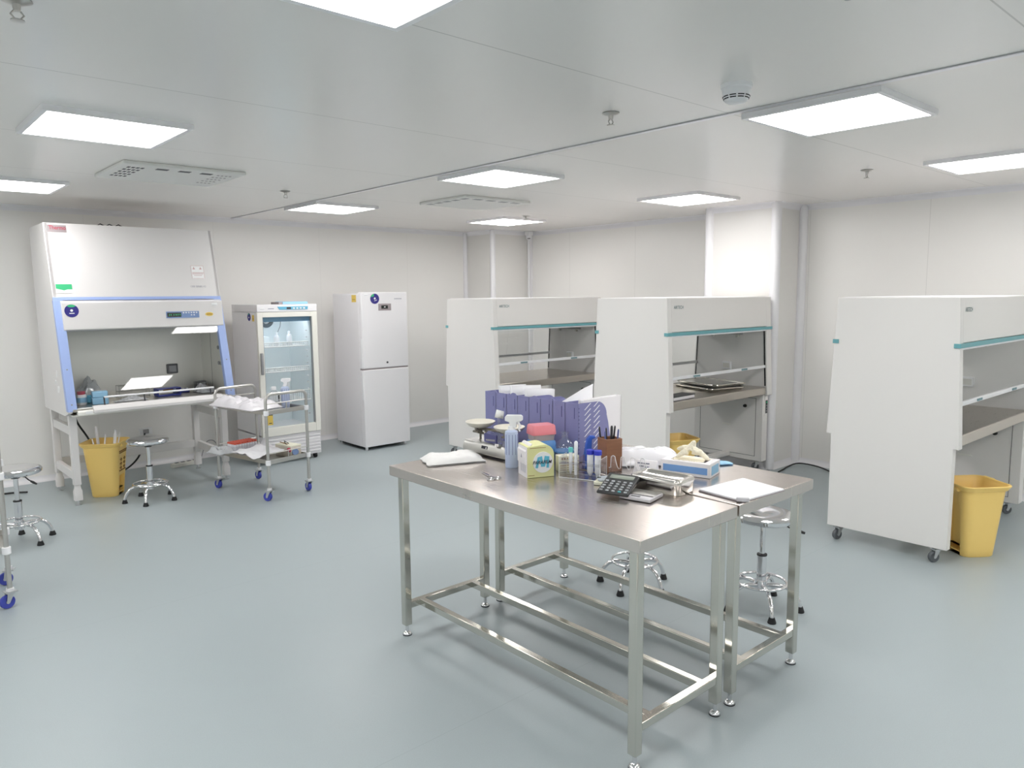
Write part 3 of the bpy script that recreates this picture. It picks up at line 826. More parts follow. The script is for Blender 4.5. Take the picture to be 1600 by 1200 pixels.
# lower shelf
t = thing('tube_pack', 'plastic pack of tubes with orange red caps on the lower trolley shelf', 'tube pack', cw(-.040, .235, .306), CA)
MB().rings([rrect(.245, .15, .03, 0), rrect(.25, .155, .03, .05), rrect(.245, .15, .03, .075)], True, False).build('bag', 'clear', t)
caps = MB(); tb_ = MB()
for i in range(9):
    for j in range(5):
        x, y = -.10 + i * .025, -.05 + j * .025
        caps.cyl((x, y, .088), (x, y, .103), .0105, seg=10)
        tb_.cyl((x, y, .012), (x, y, .088), .009, seg=8)
caps.build('tube_cap_pattern', 'orangecap', t, kind='stuff'); tb_.build('tube_body_pattern', 'frost', t, kind='stuff')
weld(crumple(.15, .20, .09, 12, 24, 24, .6, 3.0, freq=9).build('loose_wrap', 'film', t, loc=(-.215, -.02, .036), sharp=28))
def drape(label, loc, rz, w_, d_, seed, m, name, cat, lift=.02, droop=.0):
    off = Vector((seed * 3.3, seed, seed * 2.1))
    def fn(u, v):
        x, y = (u - .5) * w_, (v - .5) * d_
        z = lift * (0.6 + noise.fractal(Vector((x * 7, y * 7, 0)) + off, 1, 2, 3)) + .02
        e = max(0, -(u - .25)) * droop
        return (x * (1 + .05 * noise.noise(Vector((y * 9, 0, 0)) + off)), y, z - e)
    o = MB().grid(26, 18, fn).build(name, m, loc=loc, rot=(0, 0, rz), solid=.0015)
    return tag(o, label, cat)
drape('sheet of white wrapping paper hanging over the near side of the lower trolley shelf', cw(-.15, -.16, .345), CA + R(6), .30, .30, 5, 'paper', 'wrapping_paper', 'paper', .03, .05)
film_bag('crumpled plastic bag in the middle of the lower trolley shelf', cw(.03, .02, .338), CA + R(30), .22, .16, .075, 16, 'bagfilm', amp=.7)
o = tag(MB().lathe([(0, 0), (.026, 0), (.028, .01), (.026, .02), (0, .02)], 24).build('blue_disc', 'panelblue', loc=cw(.105, -.312, .35), rot=(R(78), 0, CA + R(-42))), 'round blue disc standing at the front of the lower trolley shelf', 'disc')
o = tag(MB().lathe([(0, 0), (.018, 0), (.020, .008), (.014, .016), (0, .018)], 20).build('red_disc', 'red', loc=cw(.045, -.30, .372), rot=(R(60), 0, CA)), 'small red disc left of the round blue disc on the trolley', 'disc')
t = thing('sample_box', 'cream cardboard box on the right of the lower trolley shelf', 'box', cw(.115, -.20, .304), CA + R(2))
B(-.055, .055, -.10, .10, 0, .095).build('body', 'amber', t, bevel=.003)
B(-.057, .057, -.102, .102, .09, .10).build('lid', 'ivory', t, bevel=.002)
for k, (dx, dz, lb) in enumerate(((.0, .104, 'dark pen lying highest on the trolley box'), (.012, .107, 'dark pen lying beside the highest pen on the trolley box'), (-.016, .103, 'thin brown stick lying on the trolley box'))):
    p = cw(.115 + dx, -.16, .306 + dz)
    d = mz(CA + R(60 + 12 * k)) @ Vector((1, 0, .03))
    tag(MB().tube([p - d * .06, p + d * .05, p + d * .065], [.0035, .0035, .001], 8).build('pen', 'pend' if k < 2 else 'brown_print'), lb, 'pen')

# ---------------------------------------------------------------- biosafety cabinet
def make_cabinet():
    t = thing('biosafety_cabinet', 'tall white safety cabinet with blue side trims on a stand at the left', 'safety cabinet', (1.24, 6.745, 0), R(0.9))
    W = 1.31                       # local: x 0..W, y = 0 on the front plane at z = 1.648
    K = .238
    def fy(z): return -K * (1.648 - z)
    yb = .665
    ZB, ZT = .742, 2.245
    # side panels
    for x0, x1 in ((0, .03), (W - .03, W)):
        MB().prism([(fy(.765), .765), (fy(ZT), ZT), (yb, ZT - .012), (yb - .06, ZB - .01), (fy(.765) + .12, ZB - .01)], 'x', x0, x1).build('side_panel', 'cabinet', t, bevel=.003)
    B(.03, W - .03, yb - .11, yb - .06, ZB, ZT - .02).build('back_panel', 'cabinet', t)
    # upper hood
    hd = MB().prism([(fy(1.658), 1.658), (fy(ZT), ZT), (yb - .02, ZT - .006), (yb - .02, 1.658)], 'x', .002, W - .002).build('upper_hood', 'cabinet', t, bevel=.004)
    # blue strip
    MB().prism([(fy(1.636) - .003, 1.636), (fy(1.660) - .003, 1.660), (fy(1.660) + .02, 1.660), (fy(1.636) + .02, 1.636)], 'x', 0, W).build('blue_strip', 'blue_trim', t, bevel=.001)
    # control header, slightly bulging
    MB().prism([(fy(1.632) - .002, 1.632), (fy(1.618) - .045, 1.618), (fy(1.40) - .012, 1.405), (fy(1.39) + .015, 1.388), (.10, 1.388), (.12, 1.632)], 'x', .045, W - .012).build('control_header', 'cabinet', t, bevel=.004)
    # blue side trims
    for x0, x1 in ((.0, .062), (W - .062, W)):
        MB().prism([(fy(.775) - .006, .775), (fy(1.636) - .006, 1.636), (fy(1.636) + .03, 1.636), (fy(.775) + .05, .775)], 'x', x0 - .002, x1 + .002).build('side_trim', 'blue_trim', t, bevel=.003)
    for xa in (.03, W - .03):
        for z in (.83, 1.10):
            MB().cyl((xa, fy(z) - .0055, z), (xa, fy(z) - .0075, z), .006, seg=12).build('screw', 'greyplas', t)
    # interior
    B(.03, W - .03, .44, .455, .78, 1.42).build('rear_wall', 'inner_steel', t)
    for x0, x1 in ((.0302, .036), (W - .036, W - .0302)):
        MB().prism([(fy(.79) + .06, .79), (fy(1.42) + .06, 1.42), (.45, 1.42), (.45, .79)], 'x', x0, x1).build('inner_side', 'inner_steel', t)
    B(.03, W - .03, .03, .45, 1.405, 1.418).build('inner_ceiling', 'greyin', t)
    B(W - .0365, W - .0355, .20, .206, .79, 1.40).build('seam_line', 'dark', t)
    for z, y in ((1.20, .02), (1.06, .02), (1.06, -.03)):
        MB().cyl((W - .0366, y, z), (W - .044, y, z), .017, seg=16).build('tap', 'greyplas', t)
    # worktop, grille lip and arm rest
    B(.032, W - .032, fy(.79) - .010, .45, .772, .792).build('work_tray', 'steel_in', t)
    MB().prism([(fy(.77) - .018, .742), (fy(.77) - .018, .768), (fy(.79) + .005, .796), (fy(.79) + .03, .796), (fy(.79) + .03, .742)], 'x', .062, W - .062).build('front_lip', 'greyin', t, bevel=.002)
    MB().prism([(fy(.77) - .040, .752), (fy(.77) - .040, .776), (fy(.79) - .020, .806), (fy(.79) + .012, .810), (fy(.79) + .012, .75)], 'x', .17, W - .12).build('arm_rest', 'cabinet', t, bevel=.004)
    B(.115, .165, fy(.77) - .022, fy(.77) - .017, .752, .772).build('lip_label', 'white', t)
    B(.03, W - .03, fy(.77) + .0, .50, .735, .745).build('underside', 'greyin', t)
    # sliding sash
    z0, z1 = .905, 1.40
    yp = lambda z: fy(1.15) + .012 + .200 * (z - 1.15)
    MB().add([(.064, yp(z0), z0), (W - .064, yp(z0), z0), (W - .064, yp(z1), z1), (.064, yp(z1), z1)], [(0, 1, 2, 3)]).build('sash_pane', 'pane', t)
    sr = MB().tube([(.26, fy(.875) - .012, .868), (1.13, fy(.875) - .012, .868)], .008, 10).build('rest_rod', 'whiteplas', t)
    for x in (.26, .56, 1.10):
        MB().tube([(x, fy(.80) - .004, .80), (x, fy(.875) - .012, .868)], .006, 8).build('rod_bracket', 'dark', sr)
    # outlet on the rear wall
    so = B(.95, 1.05, .425, .441, .955, 1.045).build('socket', 'dark', t, bevel=.012)
    B(.968, 1.032, .421, .426, .972, 1.028).build('socket_flap', 'greyplas', so, bevel=.004)
    # exhaust on top
    ex = B(.50, .92, .30, .56, ZT - .012, ZT + .004).build('exhaust_collar', 'greyplas', t)
    for k in range(3):
        MB().tube([(.42 + .07 * k, .32, ZT + .004), (.45 + .07 * k, .30, ZT + .024), (.50 + .07 * k, .32, ZT + .004)], .005, 6).build('exhaust_clip', 'black', ex)
    # stand
    for x, y in ((.055, -.052), (W - .055, -.052), (.055, .565), (W - .075, .59)):
        lg = B(x - .027, x + .027, y - .027, y + .027, .165, .738).build('leg', 'cabinet', t, bevel=.004)
        MB().rings([rrect(.038, .038, .005, .165, 2, x, y), rrect(.046, .046, .006, .135, 2, x, y), rrect(.058, .058, .006, .115, 2, x, y), rrect(.058, .058, .006, .04, 2, x, y)][::-1]).build('leg_socket', 'cabinet', lg)
        MB().lathe([(0, 0), (.022, 0), (.022, .008), (.010, .012), (.010, .045), (0, .045)], 16, (x, y, 0)).build('levelling_foot', 'zinc', lg)
    for x in (.055, W - .055):
        for z in (.235, .60):
            B(x - .018, x + .018, -.03, .57, z - .035, z + .035).build('side_rail', 'cabinet', t, bevel=.003)
    B(.08, W - .08, .57, .605, .215, .285).build('rear_rail', 'cabinet', t, bevel=.003)
    # plates, labels, stickers: fx maps (x, height) on the slanted front
    def fr(x, z, d=.002): return (x, fy(z) - d, z)
    def quad(x0, x1, z0, z1, d, nm, m, par):
        return MB().rings([[fr(x0, z0, d), fr(x1, z0, d), fr(x1, z1, d), fr(x0, z1, d)], [fr(x0, z0, d - .002), fr(x1, z0, d - .002), fr(x1, z1, d - .002), fr(x0, z1, d - .002)]]).build(nm, m, par)
    pl = quad(.028, .158, 2.172, 2.228, .003, 'brand_plate', 'plate', t)
    MB().text('Thermo', .044, lambda x, y, z: (.036 + x * .82, fy(2.193 + y) - .0035 - z, 2.193 + y), .0005, bold=.0005).build('brand_name', 'red', pl)
    gl = quad(.030, .142, 1.692, 1.762, .003, 'safety_label', 'white', t)
    MB().prism([(.030, 1.728), (.055, 1.722), (.085, 1.714), (.110, 1.722), (.142, 1.722), (.142, 1.762), (.030, 1.762)], 'y', 0, .001).build('green_field', 'green', gl)
    o = bpy.data.objects[gl.children[0].name]
    for v in o.data.vertices: v.co.y = fy(v.co.z) - .0036 - v.co.y
    MB().text('v', .05, lambda x, y, z: (.045 + x * 1.2, fy(1.735 + y) - .0048, 1.732 + y), .0).build('tick_mark', 'white', gl)
    def hdr(x, z, d=.001):        # on the bulging header face
        k = (z - 1.405) / (1.618 - 1.405)
        return (x, (fy(1.40) - .012) * (1 - k) + (fy(1.618) - .045) * k - d, z)
    def hquad(x0, x1, z0, z1, d, nm, m, par):
        return MB().rings([[hdr(x0, z0, d), hdr(x1, z0, d), hdr(x1, z1, d), hdr(x0, z1, d)], [hdr(x0, z0, d - .002), hdr(x1, z0, d - .002), hdr(x1, z1, d - .002), hdr(x0, z1, d - .002)]]).build(nm, m, par)
    cx, cz, rr = .110, 1.553, .050
    ds = MB().rings([[hdr(cx + rr * math.cos(R(a)), cz + rr * math.sin(R(a)), .002) for a in range(0, 360, 10)], [hdr(cx + rr * math.cos(R(a)), cz + rr * math.sin(R(a)), 0) for a in range(0, 360, 10)]]).build('round_sticker', 'navy', t)
    MB().add([hdr(cx + q * math.cos(R(a)), cz + q * math.sin(R(a)), .0028) for q, a in ((rr * .98, 50), (rr, 70), (rr, 90), (rr, 110), (rr * .98, 130), (rr * .62, 115), (rr * .55, 90), (rr * .62, 65))], [tuple(range(8))]).build('sticker_patch', 'green', ds)
    MB().add([hdr(cx + .010 * math.cos(R(a)), cz + .003 + .010 * math.sin(R(a)), .0028) for a in range(0, 360, 30)], [tuple(range(12))]).add([hdr(cx + dx, cz + dz, .0028) for dx, dz in ((-.018, -.022), (.018, -.022), (.018, -.016), (-.018, -.016))], [(0, 1, 2, 3)]).build('sticker_symbol', 'white', ds)
    cp = hquad(.815, 1.09, 1.476, 1.532, .003, 'control_panel', 'panelblue', t)
    hquad(.823, .938, 1.486, 1.522, .0045, 'display', 'display', cp)
    dg_ = MB()
    for k, x in enumerate((.838, .852, .874, .892, .908, .924)):
        dg_.add([hdr(x + a, 1.497 + b, .0052) for a, b in ((0, 0), (.006, 0), (.006, .014), (0, .014))], [(0, 1, 2, 3)])
    dg_.build('display_digits', 'green', cp)
    bt = MB()
    for k in range(6):
        bt.rings([[hdr(.958 + k * .022 + .007 * math.cos(R(a)), 1.520 + .006 * math.sin(R(a)), .0055) for a in range(0, 360, 45)], [hdr(.958 + k * .022 + .007 * math.cos(R(a)), 1.520 + .006 * math.sin(R(a)), .002) for a in range(0, 360, 45)]])
    for k in (3, 4):
        bt.rings([[hdr(.958 + k * .022 + .006 * math.cos(R(a)), 1.500 + .006 * math.sin(R(a)), .0055) for a in range(0, 360, 45)], [hdr(.958 + k * .022 + .006 * math.cos(R(a)), 1.500 + .006 * math.sin(R(a)), .002) for a in range(0, 360, 45)]])
    bt.build('button_row', 'white', cp)
    yl = MB().rings([[hdr(1.178 + .034 * math.cos(R(a)), 1.503 + .017 * math.sin(R(a)), .002) for a in range(0, 360, 15)], [hdr(1.178 + .034 * math.cos(R(a)), 1.503 + .017 * math.sin(R(a)), 0) for a in range(0, 360, 15)]]).build('yellow_sticker', 'ystick', t)
    hquad(1.155, 1.200, 1.50, 1.506, .003, 'sticker_bar', 'brown_print', yl)
    sm = hquad(1.205, 1.255, 1.578, 1.602, .002, 'small_label', 'white', t)
    hquad(1.209, 1.251, 1.582, 1.584, .003, 'label_bar', 'grey_print', sm)
    wl = quad(1.085, 1.195, 1.812, 1.928, .0025, 'warning_label', 'white', t)
    wp = MB()
    for x0, x1, z0, z1 in ((1.085, 1.195, 1.925, 1.928), (1.085, 1.088, 1.812, 1.928), (1.192, 1.195, 1.812, 1.928), (1.092, 1.19, 1.862, 1.868), (1.092, 1.185, 1.852, 1.857), (1.105, 1.175, 1.840, 1.844), (1.092, 1.188, 1.814, 1.817)):
        wp.add([fr(x0, z0, .0032), fr(x1, z0, .0032), fr(x1, z1, .0032), fr(x0, z1, .0032)], [(0, 1, 2, 3)])
    for x in (1.11, 1.168):
        wp.add([fr(x - .012, 1.895, .0032), fr(x + .012, 1.895, .0032), fr(x, 1.918, .0032), ], [(0, 1, 2)])
    wp.build('warning_print', 'pink_print', wl)
    MB().text('1300 SERIES A2', .022, lambda x, y, z: fr(1.058 + x * .96, 1.738 + y, .0012), 0).build('series_name', 'grey_print', t)
    sv = MB()
    for y, z, l in ((.06, 1.08, .05), (.02, .96, .05), (.055, .955, .05), (.12, 1.0, .03)):
        sv.tube([(-.0005, y, z), (-.0005, y + .012, z - l)], .006, 8)
    sv.build('side_plug', 'white', t)
    return t
bsc = make_cabinet()
BX, BY = 1.24, 6.755
# things on its worktop
t = thing('reagent_jar', 'white reagent jar with a red lid inside the safety cabinet at left', 'jar', (1.395, 6.80, .793))
MB().lathe([(0, 0), (.036, 0), (.038, .01), (.038, .075), (.032, .084), (0, .084)], 28).build('body', 'whiteplas', t)
MB().lathe([(0, .084), (.030, .084), (.030, .108), (0, .108)], 24).build('lid', 'red', t)
MB().lathe([(.0384, .02), (.0392, .02), (.0392, .06), (.0384, .06)], 28).build('label_band', 'boxblue', t)
t = thing('tip_box', 'pale blue box standing at the front left of the safety cabinet worktop', 'box', (1.515, 6.74, .793), R(-6))
B(-.058, .058, -.042, .042, 0, .055).build('body', 'boxblue', t, bevel=.004)
MB().prism([(-.042, .057), (.042, .057), (.036, .105), (-.036, .105)], 'x', -.056, .056).build('lid', 'boxblue', t, bevel=.006)
tag(B(-.05, .05, -.035, .035, 0, .06).build('reagent_box', 'skyblue', loc=(1.46, 6.90, .793), rot=(0, 0, R(8)), bevel=.004), 'darker blue box behind the pale blue box in the safety cabinet', 'box')
film_bag('bundle of clear plastic bag with pipettes leaning in the left of the safety cabinet', (1.52, 7.06, .794), R(20), .22, .16, .20, 21, 'film', amp=.5)
def wire_rack(label, loc, w_, d_, h):
    t = thing('wire_tube_rack', label, 'test tube rack', loc)
    g = MB()
    for z in (.01, h * .55, h):
        g.tube([(-w_ / 2, -d_ / 2, z), (w_ / 2, -d_ / 2, z), (w_ / 2, d_ / 2, z), (-w_ / 2, d_ / 2, z)], .0022, 6, True)
        for k in range(1, 8):
            x = -w_ / 2 + w_ * k / 8
            g.tube([(x, -d_ / 2, z), (x, d_ / 2, z)], .0015, 5)
        for k in range(1, 3):
            y = -d_ / 2 + d_ * k / 3
            g.tube([(-w_ / 2, y, z), (w_ / 2, y, z)], .0015, 5)
    for x in (-w_ / 2, w_ / 2):
        for y in (-d_ / 2, d_ / 2):
            g.tube([(x, y, 0), (x, y, h)], .0022, 6)
    g.build('wire_frame', 'satin', t)
    return t
wire_rack('wire test tube rack behind the rod in the safety cabinet', (1.83, 6.98, .793), .24, .10, .11)
t = thing('blue_rack', 'navy blue plastic tube rack in the middle of the safety cabinet', 'tube rack', (2.09, 6.90, .793), R(3))
B(-.10, .10, -.05, .05, 0, .012).build('base_plate', 'bluerack', t, bevel=.003)
B(-.10, .10, -.05, .05, .06, .068).build('top_plate', 'bluerack', t, bevel=.003)
for x in (-.096, .096):
    B(x - .004, x + .004, -.05, .05, .01, .065).build('end_plate', 'bluerack', t)
t = thing('blue_rack', 'small navy rack at the right of the bigger navy rack in the cabinet', 'tube rack', (2.255, 7.06, .793), R(-12))
B(-.07, .07, -.03, .03, 0, .03).build('body', 'bluerack', t, bevel=.004)
for k in range(4):
    MB().cyl((-.05 + k * .033, 0, .03), (-.05 + k * .033, 0, .036), .012, seg=12).build('tube_cap', 'whiteplas', t)
t = thing('pipette', 'orange brown handled pipette lying behind the navy rack in the cabinet', 'pipette', (2.10, 7.07, .80), R(8))
MB().tube([(-.13, 0, .012), (-.02, 0, .012), (0, 0, .012)], [.006, .008, .012], 10).build('shaft', 'frost', t)
MB().tube([(0, 0, .012), (.09, 0, .016), (.10, 0, .016)], [.013, .014, .010], 12).build('handle', 'brown_print', t)
film_bag('clear plastic bags heaped at the right end inside the safety cabinet', (2.415, 6.89, .794), R(4), .15, .20, .085, 26, 'film', amp=.5)
t = thing('dark_case', 'small dark grey case behind the bags at right in the safety cabinet', 'case', (2.44, 7.09, .793))
B(-.05, .05, -.03, .03, 0, .085).build('body', 'dark', t, bevel=.006)
B(-.04, .04, -.032, -.03, .03, .07).build('face_plate', 'greyplas', t)
film_bag('flat white plastic pack on the left front of the safety cabinet worktop', (1.75, 6.76, .794), R(3), .26, .09, .035, 31, 'film')
# wall socket, power strip and cables under the cabinet
t = thing('wall_socket', 'white wall socket behind the stool under the safety cabinet', 'socket', (2.14, YB, .345))
B(-.06, .06, -.012, 0, -.035, .035).build('plate', 'whiteplas', t, bevel=.004)
B(-.028, .024, -.03, -.012, -.022, .02).build('plug', 'greyplas', t, bevel=.004)
t = thing('power_strip', 'white power strip on the floor under the right of the cabinet', 'power strip', (2.42, 7.55, 0), R(10))
B(-.15, .15, -.028, .028, 0, .042).build('body', 'offwhite', t, bevel=.006)
for k in range(4):
    B(-.115 + k * .062, -.078 + k * .062, -.016, .016, .0415, .0435).build('outlet', 'dark', t)
def cable(label, pts, r=.006, m='black', cat='cable'):
    # smooth Catmull-Rom through the points
    P = [Vector(p) for p in pts]; P = [P[0]] + P + [P[-1]]; out = []
    for i in range(1, len(P) - 2):
        for k in range(8):
            u = k / 8
            out.append(.5 * ((2 * P[i]) + (-P[i - 1] + P[i + 1]) * u + (2 * P[i - 1] - 5 * P[i] + 4 * P[i + 1] - P[i + 2]) * u * u + (-P[i - 1] + 3 * P[i] - 3 * P[i + 1] + P[i + 2]) * u ** 3))
    out.append(P[-2])
    return tag(MB().tube(out, r, 8).build('power_cable', m), label, cat)
cable('black cable dropping from the cabinet behind the yellow bin', [(1.40, 7.14, .70), (1.42, 7.14, .60), (1.50, 7.18, .45), (1.62, 7.25, .20), (1.80, 7.45, .06), (2.00, 7.60, .14), (2.12, 7.78, .33)], .008)
cable('grey cable arching from the power strip past the cabinet leg', [(2.57, 7.58, .03), (2.61, 7.60, .12), (2.66, 7.62, .20), (2.73, 7.62, .19), (2.78, 7.60, .08), (2.84, 7.62, .008)], .005, 'greyplas')
cable('short black cable end lying on the floor at far left by the wall', [(0.80, 7.50, .008), (0.95, 7.47, .010), (1.06, 7.42, .008)], .008)
cable('black cable lying along the wall base beside the pillar', [(6.30, 3.38, .008), (6.42, 3.40, .008), (6.55, 3.42, .012), (6.68, 3.38, .03), (6.72, 3.22, .02), (6.63, 3.02, .008), (6.50, 2.80, .008), (6.10, 2.55, .008), (5.70, 2.40, .008)], .007)
cable('black cable hanging from the middle clean bench to the floor', [(5.95, 3.96, .10), (5.98, 3.86, .05), (6.05, 3.75, .008), (6.20, 3.62, .008), (6.28, 3.46, .008)], .006)

# ---------------------------------------------------------------- glass-door refrigerator
def make_display_fridge():
    W, D = .622, .62
    t = thing('display_refrigerator', 'white refrigerator with a glass door, beside the safety cabinet', 'refrigerator', (2.958, 6.95, 0))
    # carcass: walls around an open interior
    fy_ = .045
    bd = MB().box(0, .03, fy_, D, .30, 1.50).box(W - .03, W, fy_, D, .30, 1.50).box(.03, W - .03, D - .03, D, .30, 1.50).box(.03, W - .03, fy_, D, .30, .335).box(.03, W - .03, fy_, D, 1.47, 1.50)
    bd.build('cabinet_body', 'paint', t)
    B(.0301, W - .0301, D - .034, D - .0301, .335, 1.47).build('inner_liner', 'fridgein', t)
    B(.0301, .033, fy_ + .01, D - .035, .335, 1.47).build('inner_liner', 'fridgein', t)
    B(W - .033, W - .0301, fy_ + .01, D - .035, .335, 1.47).build('inner_liner', 'fridgein', t)
    B(.034, W - .034, fy_ + .03, fy_ + .10, 1.405, 1.47).build('inner_header', 'inner_blue', t)
    B(.034, W - .034, fy_ + .02, D - .04, 1.465, 1.47).build('inner_lamp_cover', 'fridgein', t)
    B(.10, W - .10, fy_ + .105, fy_ + .125, 1.452, 1.464).build('inner_lamp', 'led', t)  # added glowing strip, hidden behind the header, brightens the interior
    # top control box
    hd = B(0, W, 0.0, D, 1.503, 1.574).build('top_box', 'paint', t, bevel=.004)
    cp = MB().prism([(.205, 1.553), (.525, 1.553), (.52, 1.523), (.225, 1.523)], 'y', -.004, .0).build('control_panel', 'skyblue', hd)
    B(.30, .345, -.0055, -.004, 1.528, 1.547).build('display', 'dark', cp)
    for k in range(4):
        B(.365 + k * .036, .385 + k * .036, -.0055, -.004, 1.529, 1.543).build('button', 'white', cp)
    B(.03, .075, -.001, 0, 1.522, 1.545).build('asset_label', 'white', hd)
    B(.032, .073, -.0014, -.001, 1.53, 1.533).build('label_print', 'grey_print', hd)
    B(.11, .17, -.001, 0, 1.53, 1.537).build('maker_mark', 'grey_print', hd)
    # door
    dr = MB()
    for x0, x1, z0, z1 in ((0, .052, .285, 1.50), (W - .055, W, .285, 1.50), (.052, W - .055, 1.452, 1.50), (.052, W - .055, .285, .372)):
        dr.box(x0, x1, 0, .04, z0, z1)
    d = dr.build('door', 'cream', t, bevel=.003)
    MB().add([(.050, .015, .370), (W - .053, .015, .370), (W - .053, .015, 1.454), (.050, .015, 1.454)], [(0, 1, 2, 3)]).build('door_glass', 'pane_f', d)
    gk = MB()
    for x0, x1, z0, z1 in ((.0, W, .283, .286), (.052, .058, .372, 1.452), (W - .061, W - .055, .372, 1.452)):
        gk.box(x0, x1, .008, .042, z0, z1)
    gk.build('door_gasket', 'greyplas', d)
    MB().prism([(-.020, .90), (-.024, .92), (-.024, 1.09), (-.020, 1.11), (.0, 1.11), (.0, .90)], 'x', .012, .036).build('door_handle', 'greyplas', d, bevel=.004)
    lk = MB().cyl((.028, .0, .335), (.028, -.004, .335), .010, seg=16).build('door_lock', 'zinc', d)
    yl = B(.060, .112, .007, .0115, .40, .505).build('yellow_label', 'ystick', d)
    B(.060, .112, .006, .0075, .495, .507).build('label_print', 'black_print', yl)
    B(.070, .10, .006, .0075, .415, .422).build('label_print', 'black_print', yl)
    # base with louvres
    bs = B(0, W, .02, D, .05, .283).build('base', 'paint', t, bevel=.003)
    for k in range(6):
        B(.02, W - .012, .008, .024, .075 + k * .032, .092 + k * .032).build('louvre_slat', 'paint', bs, bevel=.003)
    for x, y in ((.05, .06), (W - .05, .06), (.05, D - .06), (W - .05, D - .06)):
        MB().cyl((x - .012, y, .026), (x + .012, y, .026), .026, seg=16).box(x - .018, x + .018, y - .012, y + .012, .03, .052).build('castor', 'black', t)
    # shelves
    for z, bask in ((1.155, 0), (.905, 0), (.60, 1)):
        s_ = MB()
        y0, y1 = fy_ + .07, D - .05
        for k in range(25):
            x = .05 + (W - .10) * k / 24
            s_.tube([(x, y0, z + .042 + .06 * bask), (x, y0, z), (x, y1, z)], .0030, 6)
        s_.tube([(.045, y0, z + .042 + .06 * bask), (W - .045, y0, z + .042 + .06 * bask)], .0055, 8)
        s_.tube([(.045, y0, z), (W - .045, y0, z)], .0055, 8).tube([(.045, y1, z), (W - .045, y1, z)], .004, 6)
        if not bask: s_.tube([(.045, y0, z + .021), (W - .045, y0, z + .021)], .002, 5)
        s_.build('wire_shelf', 'white', t)
    pegs = MB()
    for k in range(14):
        z = .44 + k * .066
        pegs.box(W - .05, W - .033, fy_ + .12, fy_ + .135, z, z + .012)
    pegs.build('peg_strip_pattern', 'whiteplas', t)
    fn = MB().torus(.056, .020, (0, 0, 0), 32, 10).build('fan_ring', 'fanring', t, loc=(.335, D - .058, 1.405), rot=(R(90), 0, 0))
    MB().cyl((0, 0, -.01), (0, 0, .012), .022, seg=20).build('fan_hub', 'fridgein', fn)
    MB().tube([(.50, D - .04, 1.40), (.49, D - .045, 1.34), (.46, D - .045, 1.28)], .003, 6).build('sensor_wire', 'greyplas', t)
    # stickers on the left side
    for y, z, r_ in ((.19, 1.455, .036),):
        ds = MB().rings([[(-.002, y + r_ * math.cos(R(a)), z + r_ * 1.05 * math.sin(R(a))) for a in range(0, 360, 12)], [(0, y + r_ * math.cos(R(a)), z + r_ * 1.05 * math.sin(R(a))) for a in range(0, 360, 12)]]).build('round_sticker', 'navy', t)
        MB().add([(-.0026, y + q * math.cos(R(a)), z + q * math.sin(R(a))) for q, a in ((r_, 55), (r_, 75), (r_, 95), (r_ * .5, 85), (r_ * .55, 65))], [tuple(range(5))]).build('sticker_patch', 'green', ds)
        MB().add([(-.0026, y + .008 * math.cos(R(a)), z - .004 + .008 * math.sin(R(a))) for a in range(0, 360, 40)], [tuple(range(9))]).build('sticker_symbol', 'white', ds)
    ys = B(-.002, 0, .072, .118, 1.415, 1.475).build('yellow_label', 'ystick', t)
    B(-.0026, -.002, .08, .105, 1.435, 1.44).build('label_print', 'brown_print', ys)
    return t
make_display_fridge()
tag(B(3.255, 3.52, 7.02, 7.20, 1.5745, 1.60).build('blue_folder_box', 'boxblue', bevel=.003), 'flat pale blue box lying on top of the glass-door refrigerator', 'box')
t = thing('grey_folder', 'thin grey box end beside the pale blue box on the refrigerator', 'box', (3.232, 7.11, 1.5745))
B(-.02, .02, -.09, .09, 0, .022).build('body', 'plate', t, bevel=.002)
bottle('reagent_bottle', 'left of two small white bottles on the upper refrigerator shelf', (3.24, 7.17, 1.158), .135, .028, 'frost', 'whiteplas')
bottle('reagent_bottle', 'right of two small white bottles on the upper refrigerator shelf', (3.375, 7.17, 1.158), .145, .027, 'frost', 'whiteplas')
tag(B(3.03, 3.20, 7.25, 7.40, 1.158, 1.25).build('carton', 'fridgein', bevel=.003), 'pale carton at the back left of the upper refrigerator shelf', 'carton')

